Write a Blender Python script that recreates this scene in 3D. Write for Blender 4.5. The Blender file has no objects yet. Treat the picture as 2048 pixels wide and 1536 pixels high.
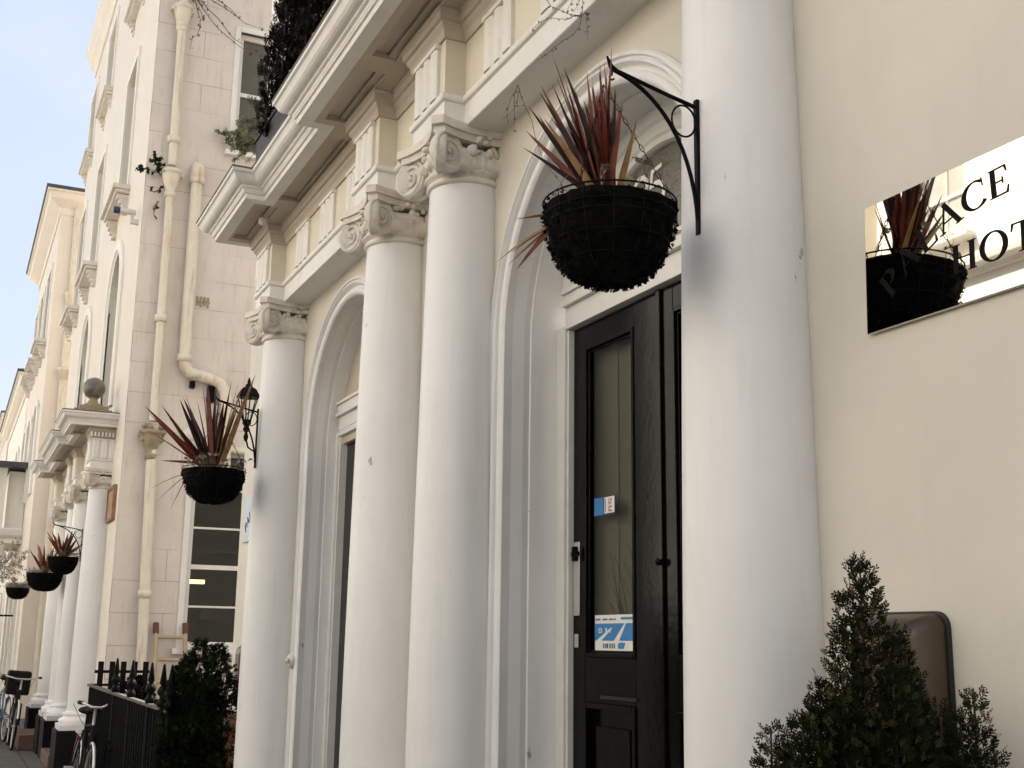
import bpy, bmesh, math, random
from mathutils import Vector, Matrix, noise
PI = math.pi
random.seed(7)
scene = bpy.context.scene
COL = scene.collection

# ---------------------------------------------------------------- camera
# x = along the terrace (away from the viewer), y = distance from the hotel wall towards the street, z = up
CAM = Vector((0.0, 2.1, 1.65))
cd = bpy.data.cameras.new('camera'); cam = bpy.data.objects.new('camera', cd); COL.objects.link(cam)
right = Vector((-0.422813, -0.906114, 0.013648)); down = Vector((0.185535, -0.101297, -0.977403)); fwd = Vector((0.887021, -0.410727, 0.210946))
M = Matrix(((right.x, -down.x, -fwd.x, CAM.x), (right.y, -down.y, -fwd.y, CAM.y), (right.z, -down.z, -fwd.z, CAM.z), (0, 0, 0, 1)))
cam.matrix_world = M
cd.sensor_width = 36; cd.lens = 2400 / 2048 * 36; cd.clip_start = 0.05; cd.clip_end = 2000
scene.camera = cam

# ---------------------------------------------------------------- light
SUN_EL = math.radians(51)
SUN_DIR = Vector((0.40, -0.92, 0)).normalized()         # horizontal direction TOWARDS the sun: behind the terrace, up the street
w = bpy.data.worlds.new('World'); scene.world = w; w.use_nodes = True
nt = w.node_tree; nt.nodes.clear()
out = nt.nodes.new('ShaderNodeOutputWorld'); bg = nt.nodes.new('ShaderNodeBackground'); sky = nt.nodes.new('ShaderNodeTexSky')
sky.sky_type = 'NISHITA'; sky.sun_disc = False; sky.sun_elevation = SUN_EL
sky.sun_rotation = math.atan2(SUN_DIR.x, SUN_DIR.y)
sky.dust_density = 3.0; sky.air_density = 1.2; sky.ozone_density = 1.0
tc = nt.nodes.new('ShaderNodeTexCoord'); mp = nt.nodes.new('ShaderNodeMapping'); mp.inputs['Scale'].default_value = (3, 3, 9)
ns = nt.nodes.new('ShaderNodeTexNoise'); ns.inputs['Scale'].default_value = 2.2; ns.inputs['Detail'].default_value = 7
rp = nt.nodes.new('ShaderNodeValToRGB'); rp.color_ramp.elements[0].position = .45; rp.color_ramp.elements[1].position = .85
rp.color_ramp.elements[0].color = (.42, .42, .42, 1); rp.color_ramp.elements[1].color = (.55, .55, .55, 1)
mx = nt.nodes.new('ShaderNodeMix'); mx.data_type = 'RGBA'; mx.inputs['B'].default_value = (6.5, 6.9, 7.8, 1)
nt.links.new(tc.outputs['Generated'], mp.inputs['Vector']); nt.links.new(mp.outputs[0], ns.inputs['Vector'])
nt.links.new(ns.outputs['Fac'], rp.inputs[0]); nt.links.new(rp.outputs[0], mx.inputs['Factor'])
nt.links.new(sky.outputs[0], mx.inputs['A']); nt.links.new(mx.outputs['Result'], bg.inputs['Color'])
bg.inputs['Strength'].default_value = 0.05
nt.links.new(bg.outputs[0], out.inputs['Surface'])
sd = bpy.data.lights.new('sun', 'SUN'); sd.energy = 5.0; sd.angle = math.radians(.6); sd.color = (1.0, .945, .87)
sun = bpy.data.objects.new('sun', sd); COL.objects.link(sun)
sv = Vector((SUN_DIR.x * math.cos(SUN_EL), SUN_DIR.y * math.cos(SUN_EL), math.sin(SUN_EL)))
sun.rotation_euler = sv.to_track_quat('Z', 'Y').to_euler()
scene.view_settings.view_transform = 'Standard'; scene.view_settings.look = 'None'; scene.view_settings.gamma = 1
scene.view_settings.exposure = 1.73
scene.render.engine = 'CYCLES'
scene.cycles.max_bounces = 8; scene.cycles.diffuse_bounces = 5; scene.cycles.transparent_max_bounces = 12

# ---------------------------------------------------------------- materials
def mat(name, c, rough=.6, metal=0, var=.08, vs=3.0, bump=.0, bs=60, dirt=None, dirt_amt=.3, streak=False, spec=.5, coat=0, c2=None, chips=0):
    m = bpy.data.materials.new(name); m.use_nodes = True; t = m.node_tree; N = t.nodes; L = t.links
    b = N['Principled BSDF']; b.inputs['Roughness'].default_value = rough; b.inputs['Metallic'].default_value = metal
    b.inputs['Specular IOR Level'].default_value = spec; b.inputs['Coat Weight'].default_value = coat
    tx = N.new('ShaderNodeTexCoord')
    n1 = N.new('ShaderNodeTexNoise'); n1.inputs['Scale'].default_value = vs; n1.inputs['Detail'].default_value = 6; n1.inputs['Roughness'].default_value = .62
    L.new(tx.outputs['Object'], n1.inputs['Vector'])
    mr = N.new('ShaderNodeMapRange'); mr.inputs['From Min'].default_value = .3; mr.inputs['From Max'].default_value = .7
    L.new(n1.outputs['Fac'], mr.inputs['Value'])
    mm = N.new('ShaderNodeMix'); mm.data_type = 'RGBA'
    if c2 is None: c2 = tuple(x * (1 - 2 * var) for x in c)
    mm.inputs['A'].default_value = (*c2, 1); mm.inputs['B'].default_value = (*c, 1)
    L.new(mr.outputs[0], mm.inputs['Factor']); col = mm.outputs['Result']
    if dirt:
        mp = N.new('ShaderNodeMapping'); mp.inputs['Scale'].default_value = (9, 9, 1.1) if streak else (5, 5, 5)
        n2 = N.new('ShaderNodeTexNoise'); n2.inputs['Scale'].default_value = 1.6; n2.inputs['Detail'].default_value = 8; n2.inputs['Roughness'].default_value = .7
        L.new(tx.outputs['Object'], mp.inputs['Vector']); L.new(mp.outputs[0], n2.inputs['Vector'])
        r = N.new('ShaderNodeMapRange'); r.inputs['From Min'].default_value = .52; r.inputs['From Max'].default_value = .78; r.inputs['To Max'].default_value = dirt_amt
        L.new(n2.outputs['Fac'], r.inputs['Value'])
        m2 = N.new('ShaderNodeMix'); m2.data_type = 'RGBA'; m2.inputs['B'].default_value = (*dirt, 1)
        L.new(r.outputs[0], m2.inputs['Factor']); L.new(col, m2.inputs['A']); col = m2.outputs['Result']
    if chips:
        n4 = N.new('ShaderNodeTexNoise'); n4.inputs['Scale'].default_value = 5.5; n4.inputs['Detail'].default_value = 9; n4.inputs['Roughness'].default_value = .68
        mp4 = N.new('ShaderNodeMapping'); mp4.inputs['Scale'].default_value = (1.6, 1.6, .8); mp4.inputs['Location'].default_value = (3.1, 1.7, 5.3); L.new(tx.outputs['Object'], mp4.inputs['Vector']); L.new(mp4.outputs[0], n4.inputs['Vector'])
        r4 = N.new('ShaderNodeMapRange'); r4.inputs['From Min'].default_value = chips; r4.inputs['From Max'].default_value = chips + .02; r4.inputs['To Max'].default_value = .75
        L.new(n4.outputs['Fac'], r4.inputs['Value'])
        v5 = N.new('ShaderNodeTexVoronoi'); v5.feature = 'DISTANCE_TO_EDGE'; v5.inputs['Scale'].default_value = 1.3
        a5 = N.new('ShaderNodeVectorMath'); a5.operation = 'MULTIPLY_ADD'; a5.inputs[1].default_value = (.5, .5, .5); L.new(n1.outputs['Color'], a5.inputs[0]); L.new(tx.outputs['Object'], a5.inputs[2]); L.new(a5.outputs[0], v5.inputs['Vector'])
        r5 = N.new('ShaderNodeMapRange'); r5.inputs['From Max'].default_value = .0022; r5.inputs['To Min'].default_value = .12; r5.inputs['To Max'].default_value = 0; L.new(v5.outputs['Distance'], r5.inputs['Value'])
        n6 = N.new('ShaderNodeTexNoise'); n6.inputs['Scale'].default_value = 1.1; L.new(tx.outputs['Object'], n6.inputs['Vector'])
        r6 = N.new('ShaderNodeMapRange'); r6.inputs['From Min'].default_value = .52; r6.inputs['From Max'].default_value = .62; L.new(n6.outputs['Fac'], r6.inputs['Value'])
        m6 = N.new('ShaderNodeMath'); m6.operation = 'MULTIPLY'; L.new(r5.outputs[0], m6.inputs[0]); L.new(r6.outputs[0], m6.inputs[1])
        m7 = N.new('ShaderNodeMath'); m7.operation = 'MAXIMUM'; L.new(m6.outputs[0], m7.inputs[0]); L.new(r4.outputs[0], m7.inputs[1])
        m8 = N.new('ShaderNodeMix'); m8.data_type = 'RGBA'; m8.inputs['B'].default_value = (.17, .13, .09, 1); L.new(m7.outputs[0], m8.inputs['Factor']); L.new(col, m8.inputs['A']); col = m8.outputs['Result']
    L.new(col, b.inputs['Base Color'])
    if bump:
        n3 = N.new('ShaderNodeTexNoise'); n3.inputs['Scale'].default_value = bs; n3.inputs['Detail'].default_value = 4
        L.new(tx.outputs['Object'], n3.inputs['Vector'])
        bp = N.new('ShaderNodeBump'); bp.inputs['Strength'].default_value = bump; bp.inputs['Distance'].default_value = .01
        L.new(n3.outputs['Fac'], bp.inputs['Height']); L.new(bp.outputs[0], b.inputs['Normal'])
    m['col'] = col.node.name
    return m

def coursed(name, c, axes=('Y', 'Z'), row=.39, bw=1.25, joint=(.22, .17, .12), off=0.0):
    """stucco lined out to look like stone courses"""
    m = mat(name, c, .8, var=.07, vs=1.3, dirt=(.34, .27, .19), dirt_amt=.5, streak=True)
    t = m.node_tree; N = t.nodes; L = t.links; b = N['Principled BSDF']; col = b.inputs['Base Color'].links[0].from_socket
    tx = N.new('ShaderNodeTexCoord'); sp = N.new('ShaderNodeSeparateXYZ'); cb = N.new('ShaderNodeCombineXYZ')
    L.new(tx.outputs['Object'], sp.inputs[0])
    L.new(sp.outputs[axes[0]], cb.inputs[0])
    ad = N.new('ShaderNodeMath'); ad.operation = 'ADD'; ad.inputs[1].default_value = off
    L.new(sp.outputs[axes[1]], ad.inputs[0]); L.new(ad.outputs[0], cb.inputs[1])
    wn = N.new('ShaderNodeTexNoise'); wn.inputs['Scale'].default_value = 4; L.new(tx.outputs['Object'], wn.inputs['Vector'])
    wm = N.new('ShaderNodeVectorMath'); wm.operation = 'MULTIPLY_ADD'; wm.inputs[1].default_value = (.012, .012, 0)
    L.new(wn.outputs['Color'], wm.inputs[0]); L.new(cb.outputs[0], wm.inputs[2])
    br = N.new('ShaderNodeTexBrick'); br.inputs['Scale'].default_value = 1; br.inputs['Mortar Size'].default_value = .0035; br.inputs['Mortar Smooth'].default_value = .3
    br.inputs['Brick Width'].default_value = bw; br.inputs['Row Height'].default_value = row; br.offset = .5
    L.new(wm.outputs[0], br.inputs['Vector'])
    nz = N.new('ShaderNodeTexNoise'); nz.inputs['Scale'].default_value = 1.7; nz.inputs['Detail'].default_value = 3; L.new(tx.outputs['Object'], nz.inputs['Vector'])
    r = N.new('ShaderNodeMapRange'); r.inputs['From Min'].default_value = .42; r.inputs['From Max'].default_value = .6; r.inputs['To Min'].default_value = .03; r.inputs['To Max'].default_value = .8
    L.new(nz.outputs['Fac'], r.inputs['Value'])
    mu = N.new('ShaderNodeMath'); mu.operation = 'MULTIPLY'; L.new(r.outputs[0], mu.inputs[0]); L.new(br.outputs['Fac'], mu.inputs[1])
    mx = N.new('ShaderNodeMix'); mx.data_type = 'RGBA'; mx.inputs['B'].default_value = (*joint, 1)
    L.new(mu.outputs[0], mx.inputs['Factor']); L.new(col, mx.inputs['A']); L.new(mx.outputs['Result'], b.inputs['Base Color'])
    bp = N.new('ShaderNodeBump'); bp.inputs['Strength'].default_value = .5; bp.inputs['Distance'].default_value = .01; bp.invert = True
    L.new(br.outputs['Fac'], bp.inputs['Height']); L.new(bp.outputs[0], b.inputs['Normal'])
    return m

MT = {}
MT['column'] = mat('column_paint', (.80, .785, .765), .42, var=.05, vs=1.2, bump=.10, bs=14, dirt=(.40, .35, .28), dirt_amt=.17, streak=True, chips=.68)
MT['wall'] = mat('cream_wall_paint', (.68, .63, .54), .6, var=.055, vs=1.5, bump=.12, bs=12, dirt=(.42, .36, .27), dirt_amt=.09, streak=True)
MT['frieze'] = mat('yellow_cream_paint', (.70, .645, .52), .55, var=.03, vs=2, dirt=(.40, .32, .20), dirt_amt=.15, streak=True)
MT['trim'] = mat('white_trim_paint', (.80, .768, .72), .5, var=.035, vs=3, bump=.08, bs=40, dirt=(.36, .30, .22), dirt_amt=.28, streak=False, chips=.69)
MT['carve'] = mat('carved_stone_paint', (.74, .69, .61), .6, var=.08, vs=12, bump=.35, bs=50, dirt=(.25, .20, .14), dirt_amt=.5)
MT['soffit'] = mat('soffit_paint', (.52, .445, .355), .6, var=.04, vs=3, bump=.08, bs=30, dirt=(.33, .26, .18), dirt_amt=.3)  # base darkened to carry the shade under the cornice; tympanum shares it
MT['tside'] = coursed('lined_stucco_pink', (.67, .60, .545))
MT['tfront'] = mat('ivory_stucco', (.77, .70, .605), .7, var=.03, vs=1.2, bump=.1, bs=15, dirt=(.55, .43, .30), dirt_amt=.25, streak=True)
MT['tfront2'] = mat('pale_stucco', (.84, .80, .72), .7, var=.03, vs=1.2, bump=.1, bs=15, dirt=(.55, .42, .30), dirt_amt=.25, streak=True)
MT['pipe'] = mat('pipe_paint', (.70, .635, .52), .45, var=.05, vs=5, dirt=(.36, .24, .09), dirt_amt=1.0, streak=True)
MT['pipegrime'] = mat('stained_iron', (.40, .33, .20), .7, var=.25, vs=16, bump=.5, bs=60, dirt=(.06, .05, .03), dirt_amt=.8)
MT['black'] = mat('black_gloss_paint', (.012, .011, .010), .28, var=.2, vs=5, bump=.05, bs=30, spec=.4)
MT['doorblack'] = mat('door_black_paint', (.004, .0035, .003), .16, var=.2, vs=8, bump=.10, bs=22, dirt=(.02, .017, .014), dirt_amt=.35, streak=True, spec=.10)
MT['iron'] = mat('wrought_iron', (.006, .0065, .007), .5, var=.25, vs=30, bump=.5, bs=90, spec=.08)
MT['liner'] = mat('basket_moss_liner', (.0045, .0045, .0035), .95, var=.3, vs=40, bump=1, bs=70, dirt=(.02, .022, .012), dirt_amt=.4, spec=.1)
MT['soil'] = mat('soil', (.05, .04, .03), .95, var=.3, vs=50, bump=1, bs=80)
MT['metal'] = mat('polished_plate', (.62, .59, .52), .018, metal=1, var=.03, vs=6)
MT['ink'] = mat('engraved_letters', (.006, .005, .004), .7, var=.1, vs=40, spec=.1)
MT['bronze'] = mat('bronze_metal_case', (.12, .09, .065), .36, metal=1, var=.10, vs=2, bump=.03, bs=8)
MT['rubber'] = mat('dark_gasket', (.012, .016, .016), .5, var=.1)
MT['steel'] = mat('brushed_steel', (.62, .60, .57), .35, metal=.7, var=.06, vs=8)
MT['winframe'] = mat('window_paint', (.72, .70, .66), .45, var=.04, vs=5, dirt=(.45, .38, .30), dirt_amt=.25, chips=.70)
MT['roofslate'] = mat('slate', (.07, .075, .085), .6, var=.2, vs=6, bump=.4, bs=20)
MT['coping'] = mat('mossy_lead', (.20, .185, .15), .8, var=.25, vs=12, bump=.6, bs=40, dirt=(.07, .085, .035), dirt_amt=.7)
MT['plinth'] = mat('plinth_black', (.006, .005, .005), .7, var=.2, vs=8, dirt=(.03, .025, .02), dirt_amt=.4, spec=.15)
MT['redstep'] = mat('red_tile_step', (.15, .075, .055), .7, var=.15, vs=6, bump=.3, bs=30, dirt=(.12, .09, .07), dirt_amt=.5)
MT['asphalt'] = mat('asphalt', (.06, .06, .06), .9, var=.15, vs=2, bump=.8, bs=140)
MT['kerb'] = mat('granite_kerb', (.28, .27, .26), .8, var=.15, vs=20, bump=.3)
MT['earth'] = mat('ground_earth', (.06, .055, .05), .95, var=.2, vs=2, bump=.4)
MT['leafdark'] = mat('conifer_leaf', (.018, .023, .006), .75, var=.25, vs=22, c2=(.003, .004, .0015), spec=.08)
MT['leafbrown'] = mat('dark_conifer_leaf', (.010, .008, .004), .8, var=.25, vs=6, c2=(.004, .003, .002), spec=.1)
MT['leafgreen'] = mat('green_leaf', (.018, .030, .008), .7, var=.25, vs=8, c2=(.004, .007, .002), spec=.08)
MT['juniper'] = mat('juniper_leaf', (.16, .17, .07), .7, var=.2, vs=8, c2=(.07, .08, .03))
MT['bark'] = mat('bark', (.055, .040, .028), .9, var=.3, vs=20, bump=.8, bs=50)
MT['cordred'] = mat('red_cordyline_leaf', (.19, .034, .014), .45, var=.3, vs=14, c2=(.07, .012, .007), spec=.3)
MT['corddark'] = mat('dark_cordyline_leaf', (.045, .010, .006), .45, var=.3, vs=14, c2=(.010, .003, .002), spec=.3)
MT['cordtan'] = mat('dry_cordyline_leaf', (.36, .22, .085), .6, var=.2, vs=20, c2=(.22, .10, .03))
MT['twig'] = mat('dry_twig', (.17, .13, .08), .85, var=.3, vs=30)
MT['drybush'] = mat('dried_stems', (.32, .28, .20), .85, var=.3, vs=20, c2=(.16, .13, .09))
MT['pot'] = mat('dark_trough', (.014, .012, .011), .6, var=.15, vs=8, bump=.2, bs=30)
MT['terracotta'] = mat('terracotta', (.30, .14, .08), .8, var=.15, vs=8, bump=.2)
MT['plastic'] = mat('white_plastic', (.66, .63, .57), .4, var=.03)
MT['blue'] = mat('blue_print', (.03, .20, .46), .4, var=.06, vs=20)
MT['navy'] = mat('navy_print', (.02, .03, .08), .4, var=.06)
MT['paper'] = mat('paper_white', (.74, .73, .69), .5, var=.03, vs=20)
MT['redp'] = mat('red_print', (.35, .03, .04), .4, var=.06)
MT['rust'] = mat('dull_red_cap', (.17, .045, .03), .7, var=.2, vs=20)
MT['gglob'] = mat('mottled_globe', (.20, .19, .15), .3, var=.3, vs=14, dirt=(.06, .06, .03), dirt_amt=.6)
MT['hedgegreen'] = mat('street_hedge', (.022, .03, .012), .9, var=.4, vs=6, bump=1, bs=12, spec=.1)
MT['curtain'] = mat('interior_tan', (.58, .49, .34), .9, var=.08, vs=3)
MT['interior'] = mat('interior_dark', (.010, .008, .006), .9, var=.2, vs=2)
MT['bluefr'] = mat('pale_blue_enamel', (.12, .19, .26), .3, var=.05)
MT['redfr'] = mat('red_enamel', (.35, .03, .03), .3, var=.05)
MT['tyre'] = mat('tyre_rubber', (.010, .0095, .0095), .8, var=.2, spec=.2)
MT['tan'] = mat('tan_wood', (.42, .33, .20), .7, var=.15, vs=10)
MT['plaque'] = mat('stone_plaque', (.46, .34, .20), .8, var=.2, vs=9, bump=.5, bs=30, c2=(.28, .18, .09))
MT['brickred'] = mat('orange_brick', (.38, .20, .11), .85, var=.2, vs=12)
MT['railtop'] = mat('worn_grey_rail', (.13, .115, .10), .6, var=.3, vs=12, spec=.2)
MT['crazed'] = None

def brick_mat(name, c1, c2, mortar, bw, rh, ms=.01, axes=('X', 'Y'), rough=.85):
    m = bpy.data.materials.new(name); m.use_nodes = True; N = m.node_tree.nodes; L = m.node_tree.links; b = N['Principled BSDF']; b.inputs['Roughness'].default_value = rough
    tx = N.new('ShaderNodeTexCoord'); sp = N.new('ShaderNodeSeparateXYZ'); cb = N.new('ShaderNodeCombineXYZ')
    L.new(tx.outputs['Object'], sp.inputs[0]); L.new(sp.outputs[axes[0]], cb.inputs[0]); L.new(sp.outputs[axes[1]], cb.inputs[1])
    br = N.new('ShaderNodeTexBrick'); br.inputs['Scale'].default_value = 1; br.inputs['Mortar Size'].default_value = ms
    br.inputs['Brick Width'].default_value = bw; br.inputs['Row Height'].default_value = rh
    br.inputs['Color1'].default_value = (*c1, 1); br.inputs['Color2'].default_value = (*c2, 1); br.inputs['Mortar'].default_value = (*mortar, 1)
    L.new(cb.outputs[0], br.inputs['Vector'])
    nz = N.new('ShaderNodeTexNoise'); nz.inputs['Scale'].default_value = 3; nz.inputs['Detail'].default_value = 6; L.new(tx.outputs['Object'], nz.inputs['Vector'])
    mm = N.new('ShaderNodeMix'); mm.data_type = 'RGBA'; mm.blend_type = 'MULTIPLY'; mm.inputs['Factor'].default_value = .5
    L.new(br.outputs['Color'], mm.inputs['A']); L.new(nz.outputs['Fac'], mm.inputs['B']); L.new(mm.outputs['Result'], b.inputs['Base Color'])
    bp = N.new('ShaderNodeBump'); bp.inputs['Strength'].default_value = .5; bp.inputs['Distance'].default_value = .01; bp.invert = True
    L.new(br.outputs['Fac'], bp.inputs['Height']); L.new(bp.outputs[0], b.inputs['Normal'])
    return m
MT['paving'] = brick_mat('paving_slabs', (.12, .105, .09), (.09, .08, .07), (.035, .03, .028), .62, .45, .012)

def glass(name, tint=(.93, .95, .93), trans=.8, rough=.02, ior=1.3):
    m = bpy.data.materials.new(name); m.use_nodes = True; N = m.node_tree.nodes; L = m.node_tree.links; N.clear()
    o = N.new('ShaderNodeOutputMaterial'); g = N.new('ShaderNodeBsdfGlossy'); g.inputs['Roughness'].default_value = rough
    t = N.new('ShaderNodeBsdfTransparent'); t.inputs['Color'].default_value = (*tint, 1)
    lw = N.new('ShaderNodeLayerWeight'); lw.inputs['Blend'].default_value = .5
    pw = N.new('ShaderNodeMath'); pw.operation = 'POWER'; pw.inputs[1].default_value = 5; L.new(lw.outputs['Facing'], pw.inputs[0])
    fr = N.new('ShaderNodeMath'); fr.operation = 'MULTIPLY_ADD'; fr.inputs[1].default_value = .6; fr.inputs[2].default_value = .018; L.new(pw.outputs[0], fr.inputs[0])
    mx = N.new('ShaderNodeMixShader'); L.new(fr.outputs[0], mx.inputs[0]); L.new(t.outputs[0], mx.inputs[1]); L.new(g.outputs[0], mx.inputs[2])
    L.new(mx.outputs[0], o.inputs['Surface'])
    return m
MT['glass'] = glass('window_glass')
MT['dglass'] = mat('dark_window_glass', (.010, .009, .008), .04, var=.1, spec=.25)
MT['vglass'] = mat('pale_blind_behind_glass', (.50, .49, .45), .2, var=.1)
MT['gglass'] = mat('grey_window_glass', (.07, .07, .062), .08, var=.1, spec=.5)
def crazed():
    m = mat('crazed_back_painted_glass', (.17, .155, .125), .25, var=.10, vs=5, coat=.5)
    N = m.node_tree.nodes; L = m.node_tree.links; b = N['Principled BSDF']; col = b.inputs['Base Color'].links[0].from_socket
    tx = N.new('ShaderNodeTexCoord'); nz = N.new('ShaderNodeTexNoise'); nz.inputs['Scale'].default_value = 12
    L.new(tx.outputs['Object'], nz.inputs['Vector'])
    ma = N.new('ShaderNodeVectorMath'); ma.operation = 'MULTIPLY_ADD'; ma.inputs[1].default_value = (.06, .06, .06)
    L.new(nz.outputs['Color'], ma.inputs[0]); L.new(tx.outputs['Object'], ma.inputs[2])
    v = N.new('ShaderNodeTexVoronoi'); v.feature = 'DISTANCE_TO_EDGE'; v.inputs['Scale'].default_value = 26; L.new(ma.outputs[0], v.inputs['Vector'])
    r = N.new('ShaderNodeMapRange'); r.inputs['From Max'].default_value = .05; r.inputs['To Min'].default_value = .8; r.inputs['To Max'].default_value = 0
    L.new(v.outputs['Distance'], r.inputs['Value'])
    mx = N.new('ShaderNodeMix'); mx.data_type = 'RGBA'; mx.inputs['B'].default_value = (.05, .045, .035, 1)
    L.new(r.outputs[0], mx.inputs['Factor']); L.new(col, mx.inputs['A']); L.new(mx.outputs['Result'], b.inputs['Base Color'])
    return m
MT['crazed'] = crazed()

# ---------------------------------------------------------------- mesh helpers
class MB:
    def __init__(s): s.v = []; s.f = []; s.sm = []
    def add(s, vs, fs, smooth=False):
        o = len(s.v); s.v += [tuple(v) for v in vs]
        for f in fs: s.f.append(tuple(i + o for i in f)); s.sm.append(smooth)
    def box(s, x0, x1, y0, y1, z0, z1):
        x0, x1 = sorted((x0, x1)); y0, y1 = sorted((y0, y1)); z0, z1 = sorted((z0, z1))
        s.add([(x0, y0, z0), (x1, y0, z0), (x1, y1, z0), (x0, y1, z0), (x0, y0, z1), (x1, y0, z1), (x1, y1, z1), (x0, y1, z1)],
              [(0, 3, 2, 1), (4, 5, 6, 7), (0, 1, 5, 4), (1, 2, 6, 5), (2, 3, 7, 6), (3, 0, 4, 7)]); return s
    def prism(s, pts, frame, h0, h1):
        """2D polygon pts (a,b) mapped by frame(a,b,h), extruded between h0 and h1"""
        n = len(pts)
        s.add([frame(a, b, h0) for a, b in pts] + [frame(a, b, h1) for a, b in pts],
              [tuple(range(n))[::-1], tuple(range(n, 2 * n))] + [(i, (i + 1) % n, n + (i + 1) % n, n + i) for i in range(n)]); return s
    def lathe(s, prof, c, n=32, axis=Vector((0, 0, 1)), a0=0, a1=2 * PI, smooth=True, caps=True):
        ax = Vector(axis).normalized(); q = Vector((0, 0, 1)).rotation_difference(ax); c = Vector(c); full = abs(a1 - a0 - 2 * PI) < 1e-6
        m = n if full else n + 1; vs = []; fs = []
        for r, h in prof:
            for i in range(m):
                a = a0 + (a1 - a0) * i / n; vs.append(c + q @ Vector((r * math.cos(a), r * math.sin(a), h)))
        for j in range(len(prof) - 1):
            for i in range(n):
                k = (i + 1) % m; fs.append((j * m + i, j * m + k, (j + 1) * m + k, (j + 1) * m + i))
        s.add(vs, fs, smooth)
        if caps and full:
            L = len(prof) - 1
            if prof[0][0] > 1e-4: s.add(vs[:m], [tuple(range(m))[::-1]])
            if prof[L][0] > 1e-4: s.add(vs[L * m:], [tuple(range(m))])
        return s
    def tube(s, pts, r, n=8, smooth=True, caps=True):
        pts = [Vector(p) for p in pts]; N = len(pts); rs = r if isinstance(r, (list, tuple)) else [r] * N
        t0 = (pts[1] - pts[0]).normalized(); up = Vector((0, 0, 1)) if abs(t0.z) < .9 else Vector((1, 0, 0))
        a = t0.cross(up).normalized(); vs = []; fs = []
        for i, p in enumerate(pts):
            t = (pts[min(i + 1, N - 1)] - pts[max(i - 1, 0)])
            if t.length < 1e-9: t = t0
            t.normalize(); a = (a - t * a.dot(t)); 
            if a.length < 1e-6: a = t.orthogonal()
            a.normalize(); b = t.cross(a)
            for k in range(n):
                th = 2 * PI * k / n; vs.append(p + (a * math.cos(th) + b * math.sin(th)) * rs[i])
        for i in range(N - 1):
            for k in range(n):
                l = (k + 1) % n; fs.append((i * n + k, i * n + l, (i + 1) * n + l, (i + 1) * n + k))
        s.add(vs, fs, smooth)
        if caps: s.add(vs[:n], [tuple(range(n))[::-1]]); s.add(vs[-n:], [tuple(range(n))])
        return s
    def blob(s, c, r, sub=1, amp=.25, freq=8, sc=(1, 1, 1), seed=0):
        bm = bmesh.new(); bmesh.ops.create_icosphere(bm, subdivisions=sub, radius=1)
        c = Vector(c); vs = []
        for v in bm.verts:
            d = v.co.normalized(); k = 1 + amp * noise.noise(d * freq * .3 + Vector((seed, seed * 1.7, c.x * 9)))
            vs.append(c + Vector((d.x * sc[0], d.y * sc[1], d.z * sc[2])) * r * k)
        s.add(vs, [tuple(v.index for v in f.verts) for f in bm.faces], True); bm.free(); return s
    def quad(s, a, b, c, d): s.add([a, b, c, d], [(0, 1, 2, 3)]); return s
    def build(s, name, m, parent=None, bevel=0, fix=True, flat=False):
        base = Vector((0, 0, 0)); p = parent
        while p is not None: base += p.location; p = p.parent
        me = bpy.data.meshes.new(name); me.from_pydata([tuple(Vector(v) - base) for v in s.v], [], s.f)
        me.polygons.foreach_set('use_smooth', [False if flat else x for x in s.sm])
        if fix:
            bm = bmesh.new(); bm.from_mesh(me); bmesh.ops.recalc_face_normals(bm, faces=bm.faces); bm.to_mesh(me); bm.free()
        me.materials.append(MT[m] if isinstance(m, str) else m); me.update()
        o = bpy.data.objects.new(name, me); COL.objects.link(o); o.parent = parent
        if bevel:
            b = o.modifiers.new('bevel', 'BEVEL'); b.width = bevel; b.segments = 2; b.limit_method = 'ANGLE'; b.angle_limit = math.radians(40)
        return o

def tag(o, label, cat, group=None, kind=None):
    o['label'] = label; o['category'] = cat
    if group: o['group'] = group
    if kind: o['kind'] = kind
    return o
def thing(name, label, cat, loc, group=None):
    o = bpy.data.objects.new(name, None); COL.objects.link(o); o.location = loc; o.empty_display_size = .1
    return tag(o, label, cat, group)
def struct(o): o['kind'] = 'structure'; return o
def sub(o, label): o['label'] = label; return o
def copy_tree(o, parent=None):
    c = o.copy(); COL.objects.link(c); c.parent = parent
    for ch in list(o.children): copy_tree(ch, c)
    return c

def offset_path(path, o):
    n = len(path); outp = []
    for i in range(n):
        p = Vector(path[i]); ns_ = []
        if i > 0: d = (p - Vector(path[i - 1])).normalized(); ns_.append(Vector((-d.y, d.x)))
        if i < n - 1: d = (Vector(path[i + 1]) - p).normalized(); ns_.append(Vector((-d.y, d.x)))
        if len(ns_) == 1: q = p + ns_[0] * o
        else:
            b = ns_[0] + ns_[1]; b.normalize(); q = p + b * (o / max(.2, b.dot(ns_[0])))
        outp.append(q)
    return outp
def mould(mb, path, prof, smooth=False):
    """sweep closed profile [(offset, z)] along a plan path, mitred"""
    n = len(path); k = len(prof); offs = [offset_path(path, o) for o, z in prof]
    vs = [(offs[j][i].x, offs[j][i].y, prof[j][1]) for i in range(n) for j in range(k)]
    fs = [(i * k + j, i * k + (j + 1) % k, (i + 1) * k + (j + 1) % k, (i + 1) * k + j) for i in range(n - 1) for j in range(k)]
    fs += [tuple(range(k)), tuple(range((n - 1) * k, n * k))[::-1]]
    mb.add(vs, fs, smooth); return mb
def arch_path(uc, R, sp, zb, n=28):
    pts = [(uc + R, zb), (uc + R, sp)]
    pts += [(uc + R * math.cos(PI * i / n), sp + R * math.sin(PI * i / n)) for i in range(1, n)]
    return pts + [(uc - R, sp), (uc - R, zb)]
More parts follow.
